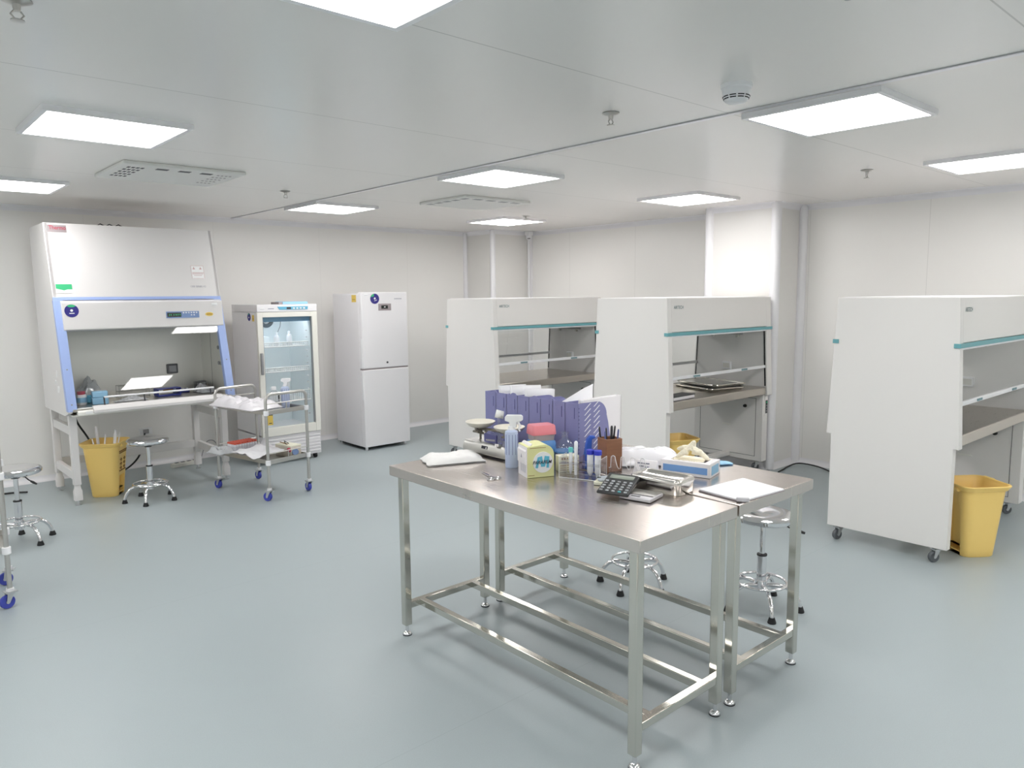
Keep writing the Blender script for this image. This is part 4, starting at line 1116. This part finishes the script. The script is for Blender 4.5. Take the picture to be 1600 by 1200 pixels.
# ---------------------------------------------------------------- white two-door refrigerator
def make_fridge():
    W, D = .570, .62
    t = thing('refrigerator', 'white two-door refrigerator with small display and round navy sticker', 'refrigerator', (4.058, 6.89, 0))
    B(.006, W - .006, .075, D, .035, 1.675).build('cabinet_body', 'paint', t, bevel=.006)
    ud = B(0, W, 0, .068, .882, 1.688).build('upper_door', 'paint', t, bevel=.007, bseg=3)
    ld = B(0, W, 0, .068, .036, .866).build('lower_door', 'paint', t, bevel=.007, bseg=3)
    B(.004, W - .004, .006, .07, .866, .882).build('door_gap', 'plate', t)
    for z0, z1, p in ((.885, 1.20, ud), (.55, .855, ld)):
        B(-.004, .003, .012, .040, z0, z1).build('edge_grip', 'whiteplas', p, bevel=.003)
    dp = B(.205, .363, -.003, .0, 1.494, 1.566).build('display_panel', 'plate', ud, bevel=.002)
    B(.240, .322, -.0048, -.003, 1.512, 1.548).build('display', 'display', dp, bevel=.001)
    B(.273, .293, -.0054, -.0048, 1.526, 1.535).build('display_digits', 'white', dp)
    MB().cyl((.298, 0, .936), (.298, -.005, .936), .011, seg=16).build('door_lock', 'dark', ud)
    cx, cz, rr = .163, 1.619, .054
    ds = MB().rings([[(cx + rr * math.cos(R(a)), -.002, cz + rr * math.sin(R(a))) for a in range(0, 360, 10)], [(cx + rr * math.cos(R(a)), 0, cz + rr * math.sin(R(a))) for a in range(0, 360, 10)]]).build('round_sticker', 'navy', ud)
    MB().add([(cx + q * math.cos(R(a)), -.0026, cz + q * math.sin(R(a))) for q, a in ((rr, 100), (rr, 120), (rr, 140), (rr, 160), (rr * .6, 140), (rr * .5, 110))], [tuple(range(6))]).build('sticker_patch', 'green', ds)
    MB().add([(cx + .012 * math.cos(R(a)), -.0026, cz + .003 + .012 * math.sin(R(a))) for a in range(0, 360, 40)], [tuple(range(9))]).add([(cx + a, -.0026, cz + b) for a, b in ((-.005, -.025), (.028, -.015), (.026, -.010), (-.006, -.020))], [(0, 1, 2, 3)]).build('sticker_symbol', 'white', ds)
    al = B(.035, .080, -.001, 0, 1.645, 1.670).build('asset_label', 'white', ud)
    B(.037, .078, -.0014, -.001, 1.652, 1.655).build('label_print', 'grey_print', al)
    mk = MB()
    for k in range(6):
        mk.box(.408 + k * .016, .418 + k * .016, -.0008, 0, 1.612, 1.622)
    mk.build('maker_print', 'grey_print', ud)
    yl = B(-.0015 + .006, .006, .115, .205, 1.585, 1.66).build('yellow_label', 'ystick', t)
    B(.0035, .0045, .13, .19, 1.61, 1.615).build('label_print', 'brown_print', yl)
    for x, y in ((.04, .05), (W - .04, .05), (.04, D - .05), (W - .04, D - .05)):
        MB().cyl((x, y, 0), (x, y, .036), .016, seg=14).build('foot', 'whiteplas', t)
    B(.03, W - .03, .09, D - .02, .012, .036).build('plinth', 'black', t)
    return t
make_fridge()

# ---------------------------------------------------------------- things on the steel tables
Z = TH + .0005
RK = R(-77)                                  # direction shared by several things on the right
def beta(o, p): return o
# folded white poly bag at the far left
t = film_bag('folded white plastic bag lying at the far left end of the table', (2.172, 2.868, Z), R(-22), .29, .18, .042, 41, 'bag', .30, freq=9, pw=6, edge=.08)
# dissecting scissors
def scissors():
    t = thing('scissors', 'small steel scissors lying open on the table in front of the white bag', 'scissors', (2.088, 2.49, Z), R(-105))
    for sg in (-1, 1):
        hb = MB().prism([(-.105, sg * .0005), (-.02, sg * .005), (.0, sg * .006), (.035, sg * -.010), (.033, sg * -.014), (-.02, -sg * .001)], 'z', .002 + .002 * (sg > 0), .004 + .002 * (sg > 0))
        hb.torus(.015, .0028, (.05, -sg * .017, .0045), 20, 6)
        hb.build('blade', 'chrome', t)
    MB().cyl((0, 0, .001), (0, 0, .0075), .004, seg=12).build('pivot', 'satin', t)
scissors()
# double-pan balance
def balance():
    t = thing('pan_balance', 'old double pan balance with two white enamel pans and grey base', 'balance', (2.405, 2.825, Z), 0)
    bs = MB().prism([(-.068, .010), (.068, .010), (.068, .050), (.050, .066), (-.050, .066), (-.062, .055), (-.068, .030)], 'y', -.175, .175).build('base', 'satin', t, bevel=.003)
    for y in (-.14, .14):
        for x in (-.05, .05):
            MB().cyl((x, y, 0), (x, y, .012), .012, seg=12).build('foot', 'black', bs)
    pl = MB().prism([(-.0665, .036), (-.0625, .054), (-.0612, .0535), (-.0655, .0355)], 'y', -.020, .028).build('name_plate', 'black_print', bs)
    MB().add([(-.0672 + .0008, -.012 + a, .041 + .0) for a in (0, .006)] + [(-.0642, -.006, .049), (-.0642, -.012, .049)], [(0, 1, 2, 3)]).build('plate_mark', 'white', pl)
    # column and beam
    MB().box(-.016, .016, -.014, .014, .066, .118).build('column', 'glassblue', t, bevel=.002)
    bm_ = MB().tube([(0, -.112, .118), (0, -.05, .124), (0, 0, .126), (0, .05, .124), (0, .112, .118)], .0075, 8).build('beam', 'brass', t)
    dl = MB().box(-.040, -.034, -.060, .035, .070, .112).build('dial_window', 'rackdark', t)
    MB().add([(-.041, -.05, .080), (-.041, .02, .076), (-.041, .022, .084), (-.041, -.05, .09)], [(0, 1, 2, 3)]).build('dial_scale', 'greyplas', dl)
    for y in (-.112, .112):
        s_ = MB().cyl((0, y, .066), (0, y, .100), .006, seg=10).tube([(-.03, y - .018, .108), (0, y - .03, .100), (.03, y - .018, .108), (.03, y + .018, .108), (0, y + .03, .100), (-.03, y + .018, .108)], .006, 8, True)
        s_.cyl((0, y, .10), (0, y, .128), .010, .016, 12).cyl((-.028, y, .108), (-.028, y, .126), .008, seg=10).cyl((.028, y, .108), (.028, y, .126), .008, seg=10).box(-.03, .03, y - .004, y + .004, .118, .126)
        s_.build('pan_support', 'brass', t)
        MB().lathe([(0, .126), (.038, .128), (.060, .138), (.074, .152), (.078, .158), (.076, .160), (.070, .153), (.055, .142), (.034, .135), (0, .134)], 48, (0, y, 0)).build('pan', 'porcelain', t)
balance()
tag(B(-.012, .012, -.010, .010, 0, .010).build('white_weight', 'white', loc=(2.415, 2.915, Z + .136), bevel=.003), 'tiny white block lying in the left balance pan', 'weight')
t = thing('clear_bottle_tag', 'small white paper tag on a clear stick behind the balance pans', 'label tag', (2.50, 2.90, Z))
MB().tube([(0, 0, 0), (0, 0, .12), (-.006, -.006, .175)], .006, 8).build('stick', 'clear', t)
MB().add([(-.016, .016, .172), (.004, -.030, .166), (.006, -.034, .206), (-.010, .006, .214)], [(0, 1, 2, 3)]).build('tag_card', 'white', t, solid=.002)
tag(MB().lathe([(0, 0), (.020, 0), (.020, .014), (0, .014)], 20).build('silver_weight', 'chrome', loc=(2.352, 2.735, Z + .066)), 'chrome weight standing on the balance base under the right pan', 'weight')
# spray bottle
sp2 = spray('spray bottle with white trigger head in front of the right balance pan', (2.287, 2.565, Z), R(-48), .245, .0305)
# parafilm dispenser box
def film_box():
    a = R(-22.5)
    t = thing('film_box', 'pale yellow box of laboratory film with a white disc on its front', 'box', (2.188, 2.351, Z), a)
    W, D, Hh = .128, .115, .146
    pf = [(0, 0), (W, 0), (W, .096)] + arc(W - .05, .096, .05, 8, 90, 7) + [(0, Hh - .006)]
    MB().prism(pf, 'y', 0, D).build('body', 'pfbox', t, bevel=.0015)
    MB().add([(-.0006, 0, 0), (-.0006, D, 0), (-.0006, D, Hh - .01), (-.0006, 0, Hh - .008)], [(0, 1, 2, 3)]).build('white_side', 'cardwhite', t)
    MB().prism([(-.006, .06), (-.006, .118), (.022, .150), (.030, .150), (.002, .112), (.0, .06)], 'y', .012, D - .004).build('cutter_flap', 'cardwhite', t, bevel=.001)
    g = MB()
    for k in range(5):
        g.add([(-.0010, .02 + .014 * k, .02), (-.0010, .024 + .014 * k, .02), (-.0010, .024 + .014 * k, .055 + .006 * (k % 3)), (-.0010, .02 + .014 * k, .055)], [(0, 1, 2, 3)])
    g.add([(-.0066, .05, .085), (-.0066, .066, .085), (-.0066, .058, .104)], [(0, 1, 2)])
    g.build('side_print', 'grey_print', t)
    g = MB().box(.012, .088, -.0008, 0, Hh - .0135, Hh - .0118).box(.004, .034, -.0008, 0, .010, .012)
    g.build('front_print', 'brown_print', t)
    cx, cz, r_ = .073, .068, .047
    ds = MB().rings([[(cx + r_ * math.cos(R(q)), -.003, cz + r_ * math.sin(R(q))) for q in range(0, 360, 8)], [(cx + r_ * math.cos(R(q)), 0, cz + r_ * math.sin(R(q))) for q in range(0, 360, 8)]]).build('white_disc', 'white', t)
    pts = [(-.030, -.024), (-.020, .022), (-.010, .026), (-.004, -.018), (.004, -.018), (.014, .026), (.024, .024), (.022, -.026)]
    m_ = MB().tube([(cx + x, -.0034, cz + z) for x, z in pts], .0062, 8)
    m_.v = [(x, -.0032 - .0012 * max(0.0, min(1.0, (-.0034 - y) / .006 + .5)), z) for x, y, z in m_.v]
    m_.build('letter_m', 'pfm', ds)
    MB().text('PARAFILM', .0215, lambda x, y, z: (cx - .050 + x * .93 + y * .25, -.0055 - z, cz - .006 + y), .0002, bold=.00022).build('lettering', 'black_print', ds)
film_box()
# stacked lidded boxes
def lidded(label, loc, rz, m_body, m_lid, h, w_, d_, clear=False):
    t = thing('lidded_box', label, 'box', loc, rz, 'two stacked lidded boxes')
    hl = h * (.56 if m_lid == 'pink' else .36)
    MB().rings([rrect(w_ - .012, d_ - .012, .010, 0), rrect(w_ - .004, d_ - .004, .012, h - hl)]).build('body', m_body, t)
    MB().rings([rrect(w_ + .004, d_ + .004, .012, h - hl - .004), rrect(w_ + .004, d_ + .004, .012, h - hl + .006), rrect(w_ - .002, d_ - .002, .012, h - .006), rrect(w_ - .010, d_ - .010, .010, h)]).build('lid', m_lid, t)
    return t
lidded('blue lidded box, lower of two stacked before the slate file rack', (2.442, 2.525, Z), R(-20), 'tipblue', 'tipblue', .115, .120, .090)
lidded('grey clear box with pink lid stacked on the blue box', (2.442, 2.525, Z + .116), R(-20), 'greybox', 'pink', .074, .118, .088)
# file rack
def file_rack():
    X0, X1, Y0, Y1, h = 2.565, 2.815, 2.40, 3.085, .288
    t = thing('file_rack', 'slate blue plastic file rack with notched back full of papers', 'file rack', (X0, Y0, Z), 0)
    W, Lg = X1 - X0, Y1 - Y0
    bp = B(0, .004, 0, Lg, 0, h).build('back_panel', 'rack', t, bevel=.0015)
    for k in range(8):
        y = Lg * (k + .28) / 8.05
        B(-.0008, .001, y - .0022, y + .0022, h - .075, h - .022).build('notch', 'rackdark', bp)
        B(-.0008, .001, y - .0022, y + .0022, .012, .05).build('notch', 'rackdark', bp)
    B(0, W, 0, Lg, 0, .005).build('base_panel', 'rack', t)
    prof = [(0, 0), (W, 0), (W - .006, .06), (W - .022, .12), (W - .034, .18), (W - .045, .215)] + arc(W - .118, .212, .074, 8, 90, 8) + [(0, h)]
    for k in range(9):
        y = Lg * k / 8
        dv = MB().prism(prof, 'y', max(0, y - .0015), y + .0015).build('divider', 'rack', t)
        if k == 0:
            s_ = MB()
            for j in range(9):
                for i, x0 in enumerate((.040, .105)):
                    z = .045 + j * .026 + (.010 if i else 0)
                    
                    s_.add([(x0, -.0022, z), (x0 + .007, -.0022, z), (x0 + .050, -.0022, z + .030), (x0 + .041, -.0022, z + .030)], [(0, 1, 2, 3)])
            s_.build('slot_holes', 'paper', dv)
            d_ = MB()
            for j in range(14):
                d_.cyl((.004, -.0015, .03 + j * .018), (.004, -.0025, .03 + j * .018), .003, seg=8)
            d_.build('pin_holes', 'rackdark', dv)
    tabs = MB()
    for y in (.18, .30, .46, .61):
        tabs.prism(arc(y, h - .018, .028, 40, 140, 6), 'x', .0, .004)
    tabs.build('top_tab_pattern', 'rack', bp)
    return X0, X1, Y0, Y1, h
FX0, FX1, FY0, FY1, FH = file_rack()
random.seed(11)
def sheet(label, x0, x1, y, z1, lean, curl, name='paper_stack', m='paper', th=.006):
    n = 8
    vs = []
    for j in range(n + 1):
        v = j / n
        for x in (x0, x1):
            vs.append((x + (lean * v if x == x1 else 0), y + curl * v * v, Z + .007 + (z1 - .007) * v + (.012 * math.sin(x * 40) * v)))
    fs = [(2 * j, 2 * j + 1, 2 * j + 3, 2 * j + 2) for j in range(n)]
    return tag(MB().add(vs, fs).build(name, m, solid=th), label, 'papers')
sheet('white paper bundle standing highest near the middle of the file rack', FX0 + .012, FX0 + .20, FY0 + .471, .325, .02, .02, th=.02)
sheet('white paper bundle with a slanting top in the far part of the file rack', FX0 + .012, FX0 + .19, FY0 + .556, .318, .01, .03, th=.016)
sheet('white papers standing in the centre slots of the file rack', FX0 + .012, FX0 + .21, FY0 + .385, .318, .0, -.01, th=.02)
o = MB().add([(FX0 + .014, FY0 + .128, Z + .006), (FX0 + .23, FY0 + .128, Z + .006), (FX0 + .235, FY0 + .12, Z + .352), (FX0 + .165, FY0 + .12, Z + .335), (FX0 + .014, FY0 + .12, Z + .285)], [(0, 1, 2, 3, 4)]).build('paper_sheet', 'paper', solid=.004)
tag(o, 'single white sheet with a corner sticking up at the right of the rack', 'papers')
t = thing('white_binder', 'white binder standing at the right end of the file rack', 'binder', (FX0 + .05, FY0 + .012, Z + .006))
B(0, .278, 0, .004, 0, .292).box(0, .278, .030, .034, 0, .292).box(.274, .278, 0, .034, 0, .292).build('cover', 'cardwhite', t, bevel=.001)
B(.006, .272, .006, .028, .004, .288).build('pages', 'paper', t)
# flask
t = thing('glass_flask', 'clear round glass flask with narrow neck before the slate rack', 'flask', (2.492, 2.418, Z))
MB().lathe([(0, 0), (.036, .0), (.044, .006), (.047, .04), (.0475, .08), (.044, .098), (.036, .113), (.025, .125), (.0155, .133), (.0145, .150), (.020, .154), (.020, .160), (.0165, .160)], 40).build('body', 'glassblue', t)
MB().lathe([(.0478, .066), (.0484, .066), (.0484, .074), (.0478, .074)], 36).build('blue_band', 'tipblue', t)
# cream carton with lettering dashes
a = R(-24)
t = thing('cream_carton', 'small cream printed carton between the yellow box and the tube rack', 'carton', (2.420, 2.330, Z), a)
B(-.048, .048, -.022, .03, 0, .074).build('body', 'ivory', t, bevel=.0015)
g = MB()
for k in range(6):
    g.box(-.038 + k * .012, -.031 + k * .012, -.0232, -.022, .058, .067)
g.box(-.044, .040, -.0232, -.022, .030, .0325)
B(-.044, .03, -.0232, -.022, .044, .046).build('carton_line', 'brown_print', t)
g.box(-.044, .03, -.0232, -.022, .020, .0215).box(-.044, .04, -.0232, -.022, .010, .0115)
g.build('carton_print', 'brown_print', t)
# acrylic tube rack with tubes
RA = R(-68)
def acrylic_rack():
    t = thing('acrylic_rack', 'clear acrylic tube rack in the middle of the table', 'tube rack', (2.380, 2.198, Z), RA)
    L_, W_, h = .190, .090, .095
    B(-L_ / 2, L_ / 2, -W_ / 2, W_ / 2, 0, .004).build('base_plate', 'acryl', t)
    for x in (-L_ / 2, -.01, L_ / 2 - .004):
        B(x, x + .004, -W_ / 2, W_ / 2, .004, h).build('end_plate', 'acryl', t)
    B(-L_ / 2, L_ / 2, -W_ / 2, -.006, .062, .066).build('top_plate', 'acryl', t)
    B(-L_ / 2, L_ / 2, .030, W_ / 2, .062, .066).build('top_plate', 'acryl', t)
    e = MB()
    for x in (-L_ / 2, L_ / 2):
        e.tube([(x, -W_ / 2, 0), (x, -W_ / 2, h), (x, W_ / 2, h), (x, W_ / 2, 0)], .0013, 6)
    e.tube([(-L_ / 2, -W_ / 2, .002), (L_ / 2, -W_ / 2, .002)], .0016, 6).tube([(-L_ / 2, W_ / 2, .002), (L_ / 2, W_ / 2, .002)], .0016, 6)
    e.build('bright_edges', 'white', t)  # white tubes paint the glint along the acrylic edges
acrylic_rack()
def rw(x, y, z=0.0): return mz(RA) @ Vector((x, y, 0)) + Vector((2.380, 2.198, Z + z))
def ctube(label, loc, h, r, capm, frost='frost', caph=.018):
    t = thing('centrifuge_tube', label, 'tube', loc, 0, 'capped plastic tubes in the acrylic rack')
    MB().lathe([(0, 0), (r * .25, .002), (r * .97, h * .17), (r, h - .006), (0, h - .006)], 20).build('body', frost, t)
    MB().lathe([(0, h - caph), (r * 1.22, h - caph), (r * 1.22, h), (r * 1.1, h + .002), (0, h + .002)], 24).build('cap', capm, t)
ctube('left of two big clear tubes with royal blue caps in acrylic rack', rw(.030, .012, .005), .118, .0145, 'capblue')
ctube('right of two big clear tubes with royal blue caps in acrylic rack', rw(.066, .010, .005), .118, .0145, 'capblue')
ctube('white tube with a turquoise cap at the left of the acrylic rack', rw(-.062, .012, .005), .120, .0085, 'capteal')
tag(MB().tube([rw(-.038, .012, .005), rw(-.037, .012, .13), rw(-.037, .012, .152), rw(-.037, .012, .158)], [.006, .0085, .0085, .004], 12).build('plastic_pipette', 'frost'), 'tall white plastic stick standing beside the turquoise capped tube', 'stick')
# wavy acrylic pipette stand
t = thing('pipette_stand', 'clear wavy acrylic stand with four rounded prongs beside the acrylic rack', 'pipette stand', (2.535, 2.050, Z), R(-68))
wv = []
for k in range(4):
    x = -.085 + k * .045
    wv += [(x - .012, .035), (x - .010, .075)] + [(x + .010 * -math.cos(R(q)), .080 + .010 * math.sin(R(q))) for q in (30, 60, 90, 120, 150)] + [(x + .010, .075), (x + .018, .045), (x + .026, .032)]
pl = [(-.105, 0)] + [(-.105, .035)] + wv + [(.10, .03), (.10, 0)]
MB().prism(pl, 'y', -.002, .002).build('wave_plate', 'acryl', t)
MB().tube([(x, 0, z) for x, z in pl[1:-1]], .0016, 6).build('bright_edge', 'white', t)  # glint on the wavy edge, painted as a white tube
B(-.105, .10, -.03, .03, 0, .004).build('base_plate', 'acryl', t)
B(.066, .084, -.006, .006, .004, .026).build('dark_foot', 'wood', t)
# pen cup and pens
PC = (2.568, 2.205)
t = thing('pen_cup', 'square brown wooden pen cup behind the acrylic rack', 'pen cup', (PC[0], PC[1], Z), R(-18))
hw, hc = .041, .152
c_ = MB()
for x0, x1, y0, y1 in ((-hw, hw, -hw, -hw + .006), (-hw, hw, hw - .006, hw), (-hw, -hw + .006, -hw + .006, hw - .006), (hw - .006, hw, -hw + .006, hw - .006)):
    c_.box(x0, x1, y0, y1, 0, hc)
c_.box(-hw, hw, -hw, hw, 0, .006)
c_.build('cup_body', 'wood', t, bevel=.0015)
for i, (x, y, tx, ty, L_, m_, lb) in enumerate(((-.022, .018, -.10, .05, .195, 'pend', 'dark pen at the left of the wooden cup'), (-.010, .005, -.03, .0, .19, 'dark', 'dark grey pen second from left in the wooden cup'), (.002, -.006, .02, .02, .20, 'pend', 'thick black marker standing highest in the wooden cup'),
                                   (.012, .012, .10, .0, .198, 'pend', 'dark slanting pen right of the marker in the wooden cup'), (.022, -.010, .08, -.02, .185, 'penb', 'blue pen at the right of the wooden cup'), (-.024, -.016, -.05, .1, .176, 'penb', 'short blue grey pen at the far left in the wooden cup'))):
    p0 = mz(R(-18)) @ Vector((x, y, 0)) + Vector((PC[0], PC[1], Z + .0075)); d = (mz(R(-45)) @ Vector((tx, ty, 1))).normalized()
    rr = .0062 if i == 2 else .0042
    tag(MB().tube([p0, p0 + d * (L_ - .02), p0 + d * (L_ - .006), p0 + d * L_], [rr, rr, rr * .9, rr * .5], 10).build('pen', m_), lb, 'pen', 'pens in the wooden cup')
t = thing('tape_dispenser', 'bright blue plastic holder between the slate rack and the pen cup', 'holder', (2.535, 2.305, Z), R(-35))
MB().prism([(-.03, 0), (.035, 0), (.035, .05), (.012, .09), (.014, .135), (.030, .142), (.030, .150), (.004, .152), (-.010, .135), (-.022, .06)], 'y', -.014, .014).build('body', 'brightblue', t, bevel=.003)
# pack of paper in plastic film, card stand
film_bag('white wipes pack in shiny plastic film behind the steel box', (2.805, 2.185, Z), R(-40), .345, .17, .098, 57, 'packfilm', .22, freq=8, pw=5, edge=.05)
t = thing('card_stand', 'white wedge shaped card stand in front of the film wrapped pack', 'card stand', (2.640, 2.055, Z), R(-72))
MB().prism([(-.026, 0), (.036, 0), (.016, .058), (.009, .058)], 'x', -.052, .052).build('wedge', 'cardwhite', t, bevel=.002)
g = MB()
for k, (x0, x1, z) in enumerate(((-.026, -.006, .030), (.0, .02, .028), (-.038, .018, .042))):
    yy = -.026 + (z / .058) * .035
    g.box(x0, x1, yy - .0012, yy + .0008, z, z + .006)
g.build('card_print', 'grey_print', t)
# glove box and gloves
GB = Vector((2.792, 1.922, Z)); GA = R(-75.6)
t = thing('glove_box', 'white and blue cardboard glove box, open on top', 'glove box', GB, GA)
L_, W_, h_ = .226, .132, .062
gb = MB().box(-L_ / 2, L_ / 2, -W_ / 2, -W_ / 2 + .002, 0, h_).box(-L_ / 2, L_ / 2, W_ / 2 - .002, W_ / 2, 0, h_).box(-L_ / 2, -L_ / 2 + .002, -W_ / 2, W_ / 2, 0, h_).box(L_ / 2 - .002, L_ / 2, -W_ / 2, W_ / 2, 0, h_).box(-L_ / 2, L_ / 2, -W_ / 2, W_ / 2, 0, .002)
gb.box(-L_ / 2, L_ / 2, -W_ / 2, -.035, h_ - .002, h_).box(-L_ / 2, L_ / 2, .035, W_ / 2, h_ - .002, h_).box(-L_ / 2, -.08, -.035, .035, h_ - .002, h_).box(.08, L_ / 2, -.035, .035, h_ - .002, h_)
gb.build('carton', 'cardwhite', t, bevel=.001)
B(-L_ / 2 + .010, L_ / 2 - .012, -W_ / 2 - .0008, -W_ / 2, .014, .044).build('blue_band', 'cardblue', t)
B(L_ / 2, L_ / 2 + .0008, -W_ / 2 + .02, W_ / 2 - .02, .01, .05).build('end_print', 'boxblue', t)
MB().add([(L_ / 2, -W_ / 2, h_), (L_ / 2, W_ / 2, h_), (L_ / 2 - .03, W_ / 2 - .02, h_ + .001)], [(0, 1, 2)]).build('top_flap', 'cardwhite', t, solid=.001)
def glove(label, base, w_, d_, h, seed, fingers):
    """a limp latex glove: wrinkled palm and soft fingers fused into one surface"""
    m = crumple(w_, d_, h, seed, 22, 16, .55, 3.0, freq=16, edge=.2)
    for f in fingers:
        pts = [Vector(p) for p, r in f]; rs = [r for p, r in f]
        d = (pts[-1] - pts[-2]).normalized()
        pts += [pts[-1] + d * rs[-1] * .6, pts[-1] + d * rs[-1] * .95]; rs += [rs[-1] * .78, rs[-1] * .3]
        m.tube(pts, rs, 12)
    o = weld(m.build('latex_glove', 'glove', loc=base, rot=(0, 0, GA)), .001)
    md = o.modifiers.new('fuse', 'REMESH'); md.mode = 'VOXEL'; md.voxel_size = .0026; md.use_smooth_shade = True
    md = o.modifiers.new('soften', 'SMOOTH'); md.factor = .5; md.iterations = 4
    tx = bpy.data.textures.new('wrinkle', 'CLOUDS'); tx.noise_scale = .012; tx.noise_depth = 2
    md = o.modifiers.new('wrinkles', 'DISPLACE'); md.texture = tx; md.strength = .006; md.mid_level = .5
    return tag(o, label, 'glove')
glove('cream latex glove heaped on the open top of the glove box', GB + Vector((.004, 0, .063)), .150, .088, .085, 5,
      [[((.0, .004, .040), .022), ((.002, .006, .060), .017), ((.008, .006, .074), .011)],
       [((.010, .0, .040), .020), ((.044, .0, .032), .013), ((.078, -.004, .010), .009)],
       [((-.010, .004, .044), .019), ((-.036, .004, .046), .013), ((-.056, .0, .042), .0095)],
       [((-.012, -.016, .036), .016), ((-.034, -.026, .026), .011), ((-.050, -.032, .012), .0085)]])
film_bag('small crumpled light blue film at the right edge of the second table', (3.035, 1.915, Z), R(-30), .10, .05, .022, 61, 'boxblue', .6, name='blue_film', cat='film')
tag(B(-.075, .075, -.028, .028, 0, .0015).build('paper_slip', 'paper', loc=(2.655, 1.90, Z), rot=(0, 0, R(-72))), 'small white slip of paper in front of the glove box', 'paper')
# stainless instrument box
SBX = Vector((2.468, 1.834, Z)); SA = R(-83)
t = thing('instrument_box', 'lidded stainless steel instrument box on the first table', 'instrument box', SBX, SA)
MB().rings([rrect(.222, .130, .022, 0), rrect(.228, .136, .024, .004), rrect(.230, .138, .024, .046)]).build('body', 'boxsteel', t)
ld = MB().rings([rrect(.236, .144, .027, .044), rrect(.236, .144, .027, .056), rrect(.230, .138, .026, .062), rrect(.200, .108, .020, .0625), rrect(.194, .102, .018, .060)]).build('lid', 'boxsteel', t)
for x in (-.03, .03):
    MB().cyl((x, 0, .059), (x, 0, .062), .005, seg=10).build('rivet', 'greyplas', ld)
# pocket scale
t = thing('pocket_scale', 'flat silver pocket scale with a steel platform, under the calculator', 'scale', (2.302, 1.812, Z), R(-78))
B(-.068, .068, -.060, .060, .001, .017).build('body', 'silver', t, bevel=.005, bseg=3)
B(-.060, .062, -.018, .054, .0172, .0185).build('platform', 'satin', t)
B(-.060, .062, -.026, -.021, .0168, .0176).build('groove', 'black', t)
B(-.020, .018, -.052, -.040, .0168, .0178).build('display_slot', 'dark', t)
# calculator
t = thing('calculator', 'black desk calculator with grey keys leaning on the pocket scale', 'calculator', (2.288, 1.917, Z + .024), R(-68))
t.rotation_euler = (R(7), R(2), R(-66))
Wc, Lc = .130, .180
MB().prism([(-Lc / 2, .0), (Lc / 2, .0), (Lc / 2, .026), (Lc / 2 - .05, .022), (-Lc / 2, .012)], 'x', -Wc / 2, Wc / 2).build('case', 'calc', t, bevel=.005, bseg=3)
def cz(y): return .012 + .010 * (y + Lc / 2) / (Lc - .05)
lc = MB().add([(-.050, .038, .0226), (.050, .038, .0226), (.050, .072, .0252), (-.050, .072, .0252)], [(0, 1, 2, 3)]).build('lcd_window', 'lcd', t, solid=.001)
for r_ in range(5):
    for c in range(5):
        x = -.050 + c * .025; y = -.076 + r_ * .0215
        teal = (r_ == 0 and c == 3)
        B(x - .0065, x + .0065, y - .0045, y + .0045, cz(y) - .002, cz(y) + .0035).build('key', 'keyteal' if teal else ('key' if (r_ + c) % 3 else 'greyplas'), t, bevel=.0015)
# ivory block and glass dish
t = thing('slide_box', 'ivory block left of the calculator carrying a glass dish', 'block', (2.362, 2.040, Z), R(-66))
B(-.052, .052, -.030, .030, 0, .016).build('body', 'ivory', t, bevel=.003)
t = thing('glass_dish', 'flat grey glass dish lying tilted on the ivory block', 'dish', (2.384, 2.052, Z + .0165), R(-40))
MB().rings([rrect(.095, .075, .012, 0), rrect(.102, .082, .014, .006), rrect(.098, .078, .013, .006), rrect(.092, .072, .012, .002)]).build('plate', 'dish', t)
B(-.045, -.03, .02, .034, -.001, .004).build('dark_corner', 'black', t)
# clipboard
CB = Vector((2.685, 1.592, Z)); CA2 = R(2)
t = thing('clipboard', 'clipboard with blank white sheets at the right end of the tables', 'clipboard', CB, CA2)
vs = [(2.548, 1.712), (2.525, 1.497), (2.802, 1.472), (2.848, 1.690)]
lo = [mz(-CA2) @ Vector((x - CB.x, y - CB.y, 0)) for x, y in vs]
MB().rings([[(p.x, p.y, 0) for p in lo], [(p.x, p.y, .004) for p in lo]]).build('board', 'plate', t)
MB().rings([[(p.x * .985, p.y * .985, .004) for p in lo], [(p.x * .985, p.y * .985, .009) for p in lo]]).build('sheets', 'paper', t)
c0 = lo[1] * .93
cl = MB().prism([(-.010, .003), (.012, .003), (.010, .012), (.0, .020), (-.008, .018)], 'y', -.024, .024)
mx = mz(R(35))
cl.v = [tuple(mx @ Vector(p) + Vector((c0.x, c0.y, .0))) for p in cl.v]
cl.build('clip', 'silver', t, bevel=.002)
